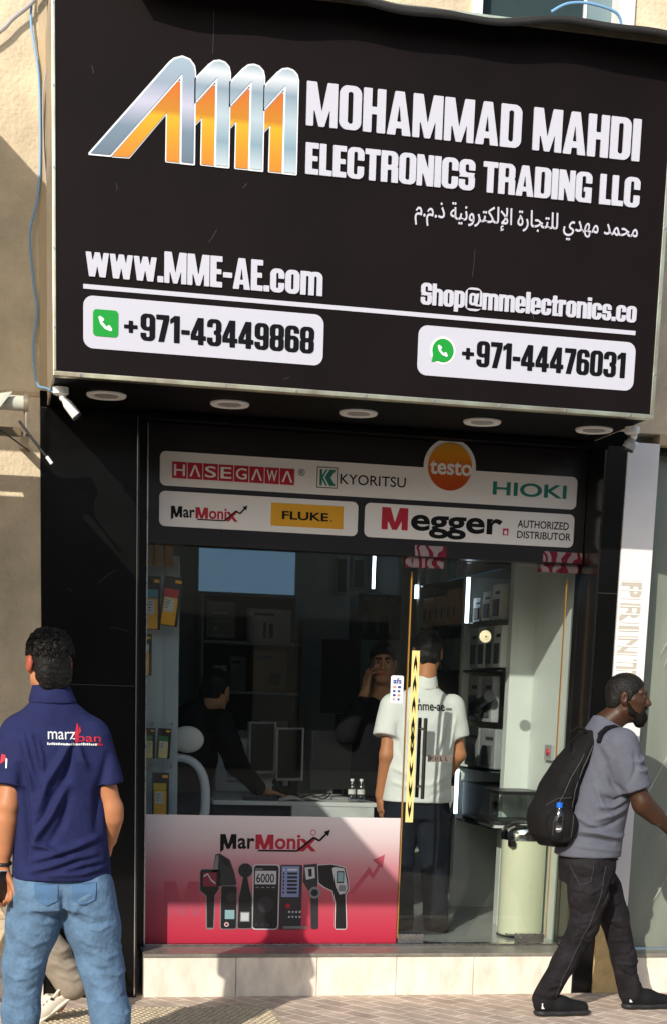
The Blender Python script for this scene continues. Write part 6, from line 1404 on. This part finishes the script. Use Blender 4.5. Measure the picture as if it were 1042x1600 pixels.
def phone_man():
    r = person_root('dark haired man in black holding a phone to his ear behind the glass', 2.40, 1.35, FL)
    R = frame((-.22, -1, -.05)); HC = V3(2.398, 1.30, 1.805); W_ = lambda x, y, z: HC+R.T@V3(x, y, z); B = Field()
    B.loft([(1.0, 2.40, 1.38, .15, .10), (1.5, 2.40, 1.38, .16, .10), (1.58, 2.40, 1.37, .12, .08), (1.64, 2.40, 1.35, .06, .06)], k=.05); add_head(B, HC, R, 1.0, (2.40, 1.35, 1.6), .056)
    B.chain([(2.25, 1.38, 1.50), (2.16, 1.24, 1.36), (2.275, 1.22, 1.64)], [.05, .042, .028], .02); B.chain([(2.56, 1.38, 1.5), (2.62, 1.36, 1.22), (2.56, 1.22, 1.05)], [.05, .042, .028], .02)
    add_hand(B, (2.275, 1.22, 1.64), (.12, .1, 1), (.9, .3, 0), (.2, 1, .1), 1.0, (.5, .55, .6, .7)); add_hand(B, (2.56, 1.22, 1.05), (0, -.6, -.7), (-1, 0, 0), (0, -1, .3))
    for x in (2.32, 2.49): B.chain([(x, 1.38, 1.0), (x, 1.38, .65), (x, 1.38, .32)], [.08, .05, .04], .03)
    Vx, Q = B.mesh(.006, 'body'); c = Vx[Q].mean(1); q = (c-HC)@R.T; mi = np.zeros(len(Q), int)
    eye = np.minimum(np.linalg.norm(q-V3(.031, .086, .015), axis=1), np.linalg.norm(q-V3(-.031, .086, .015), axis=1)); mi[eye < .008] = 1
    mi[(np.abs(q[:, 2]-.036) < .008) & (np.abs(np.abs(q[:, 0])-.030) < .020) & (q[:, 1] > .07)] = 2; mi[(np.abs(q[:, 2]+.058) < .010) & (np.abs(q[:, 0]) < .02) & (q[:, 1] > .08)] = 3
    mesh_obj('body', Vx, Q, [M['skin_mid'], M['black_plastic'], M['hair_black'], M['skin_ear']], r, mi)
    H = Field(); H.ell(W_(0, -.014, .05), (.083, .106, .090), .02, R); H.cone(W_(-.03, -.066, -.02), W_(.03, -.066, -.02), .036, .036, .03); H.ell(W_(0, .105, .0), (.10, .065, .070), .02, R, 's'); H.ell(W_(0, .05, -.06), (.12, .1, .07), .02, R, 's'); hair(H, .006, 'hair', M['hair_black'], r, .004, 140)
    T = Field(); T.loft([(.98, 2.40, 1.38, .20, .135), (1.3, 2.40, 1.38, .20, .13), (1.48, 2.40, 1.38, .205, .12), (1.56, 2.40, 1.37, .15, .09), (1.61, 2.40, 1.36, .075, .07)], k=.03)
    T.chain([(2.26, 1.38, 1.50), (2.165, 1.25, 1.365), (2.258, 1.225, 1.57)], [.075, .062, .045], .03); T.chain([(2.55, 1.38, 1.5), (2.62, 1.36, 1.23), (2.572, 1.25, 1.09)], [.075, .062, .045], .03)
    cloth(T, .008, 'jacket', M['cloth_black'], r, (), (.005, 24, 41))
    J = Field(); J.loft([(.9, 2.40, 1.38, .18, .115), (1.02, 2.40, 1.38, .18, .115)], k=.03)
    for x in (2.32, 2.49): J.chain([(x, 1.38, .95), (x, 1.375, .64), (x, 1.38, .27)], [.10, .078, .07], .03)
    cloth(J, .009, 'trousers', M['cloth_black'], r)
    for x in (2.32, 2.49):
        Sh = Field(); Sh.cone((x, 1.42, FL+.045), (x, 1.22, FL+.04), .045, .038, .02); Sh.plane_cut((0, 0, FL+.001), (0, 0, -1)); cloth(Sh, .009, 'shoe', M['shoe_black'], r)
    ph = thing('mobile_phone', 'dark phone held to the ear of the man behind the glass', 'phone', (2.305, 1.24, 1.78)); Rm = Matrix.Translation((2.302, 1.262, 1.765)) @ Matrix.Rotation(math.radians(12), 4, 'Y')
    MB().box(-.004, -.034, -.07, .004, .034, .07, .003, M=Rm).build('case', M['black_plastic'], ph); MB().box(.0042, -.030, -.065, .005, .030, .065, M=Rm).build('screen', M['dark_steel'], ph)
phone_man()
def leaning_man():
    r = person_root('man in black leaning over the desk beside the white office chair', 1.22, 1.3, FL)
    R = frame((.55, .75, -.4)); HC = V3(1.34, 1.22, 1.60); W_ = lambda x, y, z: HC+R.T@V3(x, y, z); B = Field()
    B.chain([(1.16, 1.30, 1.05), (1.20, 1.27, 1.30), (1.24, 1.24, 1.46)], [.10, .10, .07], .03); add_head(B, HC, R, 1.02, (1.25, 1.24, 1.45), .058)
    B.chain([(1.38, 1.12, 1.42), (1.46, 1.06, 1.16), (1.64, 1.16, 1.005)], [.05, .042, .028], .02); B.chain([(1.05, 1.36, 1.43), (.98, 1.34, 1.18), (1.16, 1.30, 1.02)], [.05, .042, .028], .02)
    add_hand(B, (1.64, 1.16, 1.005), (1, .2, -.12), (0, 0, -1), (0, 1, 0), 1.0, (.25, .25, .3, .3)); add_hand(B, (1.16, 1.30, 1.02), (.7, .3, -.3), (0, 0, -1), (0, -1, 0))
    for x, y in ((1.10, 1.36), (1.22, 1.24)): B.chain([(x, y, 1.02), (x, y, .65), (x, y, .32)], [.08, .05, .04], .03)
    Vx, Q = B.mesh(.007, 'body'); mesh_obj('body', Vx, Q, M['skin_mid'], r)
    H = Field(); H.ell(W_(0, -.014, .048), (.088, .108, .092), .02, R); H.cone(W_(-.03, -.07, -.03), W_(.03, -.07, -.03), .042, .042, .03); H.ell(W_(0, .10, .0), (.10, .065, .075), .02, R, 's'); H.ell(W_(0, .05, -.07), (.12, .1, .07), .02, R, 's'); hair(H, .007, 'hair', M['hair_black'], r, .006, 120)
    T = Field(); T.chain([(1.15, 1.30, 1.0), (1.18, 1.28, 1.20), (1.20, 1.26, 1.36), (1.235, 1.245, 1.47)], [.165, .175, .165, .09], .05)
    T.chain([(1.36, 1.14, 1.42), (1.455, 1.07, 1.17), (1.60, 1.14, 1.03)], [.085, .066, .05], .04); T.chain([(1.06, 1.36, 1.43), (.985, 1.345, 1.2), (1.12, 1.31, 1.05)], [.085, .066, .05], .04)
    T.cone((1.24, 1.24, 1.42), (1.275, 1.23, 1.515), .105, .082, .03)
    cloth(T, .009, 'hooded_top', M['cloth_black'], r, (), (.006, 24, 51))
    J = Field()
    for x, y in ((1.10, 1.36), (1.22, 1.24)): J.chain([(x, y, 1.02), (x, y, .64), (x, y, .27)], [.11, .08, .072], .04)
    cloth(J, .009, 'trousers', M['cloth_black'], r)
    for x, y in ((1.10, 1.36), (1.22, 1.24)):
        Sh = Field(); Sh.cone((x-.03, y-.02, FL+.045), (x+.13, y+.09, FL+.04), .045, .038, .02); Sh.plane_cut((0, 0, FL+.001), (0, 0, -1)); cloth(Sh, .009, 'shoe', M['shoe_black'], r)
leaning_man()
# ------------------------------------------------------------------ passer-by half hidden behind the man in navy
def walker():
    r = person_root('passer-by in beige trousers and cream clogs, mostly hidden behind the man in navy', -.05, -.85)
    R = frame((-1, .05, -.05)); HC = V3(-.30, -.85, 1.60); W_ = lambda x, y, z: HC+R.T@V3(x, y, z); B = Field()
    B.chain([(-.03, -.85, .90), (-.09, -.85, 1.15), (-.16, -.85, 1.38)], [.11, .12, .10], .05); add_head(B, HC, R, 1.0, (-.20, -.85, 1.42), .055)
    B.chain([(-.16, -1.02, 1.36), (-.13, -1.06, 1.10), (-.26, -1.05, .90)], [.05, .04, .028], .02); B.chain([(-.16, -.68, 1.36), (-.22, -.64, 1.10), (-.36, -.66, .92)], [.05, .04, .028], .02)
    add_hand(B, (-.26, -1.05, .90), (-.4, 0, -1), (0, 1, 0), (-1, 0, 0)); add_hand(B, (-.36, -.66, .92), (-.5, 0, -1), (0, -1, 0), (-1, 0, 0))
    B.chain([(0, -.90, .86), (.16, -.90, .50), (.355, -.90, .20)], [.09, .055, .036], .03); B.cone((.355, -.90, .19), (.30, -.90, .08), .036, .03, .02); B.chain([(-.03, -.78, .86), (-.27, -.78, .48), (-.42, -.78, .10)], [.09, .055, .036], .03)
    Vx, Q = B.mesh(.007, 'body'); mesh_obj('body', Vx, Q, M['skin_mid'], r)
    H = Field(); H.ell(W_(0, -.014, .045), (.080, .102, .087), .02, R); H.ell(W_(0, .10, .0), (.10, .065, .075), .02, R, 's'); H.ell(W_(0, .05, -.07), (.12, .1, .07), .02, R, 's'); hair(H, .008, 'hair', M['hair_black'], r)
    T = Field(); T.chain([(.0, -.85, .90), (-.05, -.85, 1.08), (-.13, -.85, 1.32), (-.18, -.85, 1.42)], [.155, .15, .145, .09], .05); T.cone((-.16, -1.0, 1.36), (-.14, -1.05, 1.16), .08, .072, .04); T.cone((-.16, -.70, 1.36), (-.2, -.65, 1.16), .08, .072, .04)
    cloth(T, .009, 'shirt', mat('cloth_cream', '#d8cda0', .85, var=.06, vscale=20), r, (), (.004, 26, 61))
    J = Field(); J.ell((-.01, -.84, .86), (.14, .16, .11), .03); J.chain([(.0, -.90, .84), (.15, -.90, .52), (.27, -.90, .34), (.365, -.90, .19)], [.115, .088, .082, .080], .03); J.chain([(-.03, -.78, .84), (-.26, -.78, .49), (-.42, -.78, .10)], [.115, .085, .075], .03)
    cloth(J, .007, 'trousers', M['trouser_beige'], r, [([(.22, .40), (.30, .36), (.36, .38)], .012, .010), ([(.27, .31), (.34, .28), (.42, .30)], .012, .010), ([(.25, .36), (.32, .32), (.39, .33)], .010, -.009), ([(.30, .25), (.37, .225), (.44, .25)], .010, .009)], (.004, 30, 63))
    u = unit((.155, 0, .125)); n = V3(-u[2], 0, u[0]); t0 = V3(.225, -.90, .022); Pc = lambda a, b, c: t0+u*a+n*b+V3(0, c, 0)
    C = Field(); C.cone(Pc(.04, .035, 0), Pc(.13, .045, 0), .046, .042, .03); C.cone(Pc(.01, .022, 0), Pc(.06, .03, 0), .034, .044, .03); C.cone(Pc(.12, .03, 0), Pc(.205, .022, 0), .038, .036, .02); C.cone(Pc(.14, .07, 0), Pc(.22, .09, 0), .045, .05, .015, None, 's')
    for k in range(4): C.cone(Pc(.05+.022*k, .055, -.06), Pc(.05+.022*k, .055, -.034), .006, .006, .002, None, 's')
    cl = cloth(C, .0055, 'clog', M['shoe_cream'], r)
    So = Field(); So.cone(Pc(-.01, .0, 0), Pc(.09, .0, 0), .040, .046, .02, (n, .32)); So.cone(Pc(.09, .0, 0), Pc(.215, .0, 0), .046, .038, .02, (n, .32)); cloth(So, .0055, 'sole', M['shoe_cream'], cl)
    MB().tube([Pc(.10, .055, -.044), Pc(.16, .07, -.048), Pc(.225, .065, -.03), Pc(.24, .06, 0), Pc(.225, .065, .03), Pc(.16, .07, .048)], .007, 8).build('heel_strap', M['shoe_cream'], cl, True)
    MB().cyl(Pc(.10, .055, -.043), Pc(.10, .055, -.051), .008, n=12).build('rivet', M['black_plastic'], cl)
    C2 = Field(); C2.cone((-.40, -.78, .045), (-.56, -.78, .038), .046, .040, .03); C2.plane_cut((0, 0, .0), (0, 0, -1)); cloth(C2, .008, 'clog', M['shoe_cream'], r)
walker()
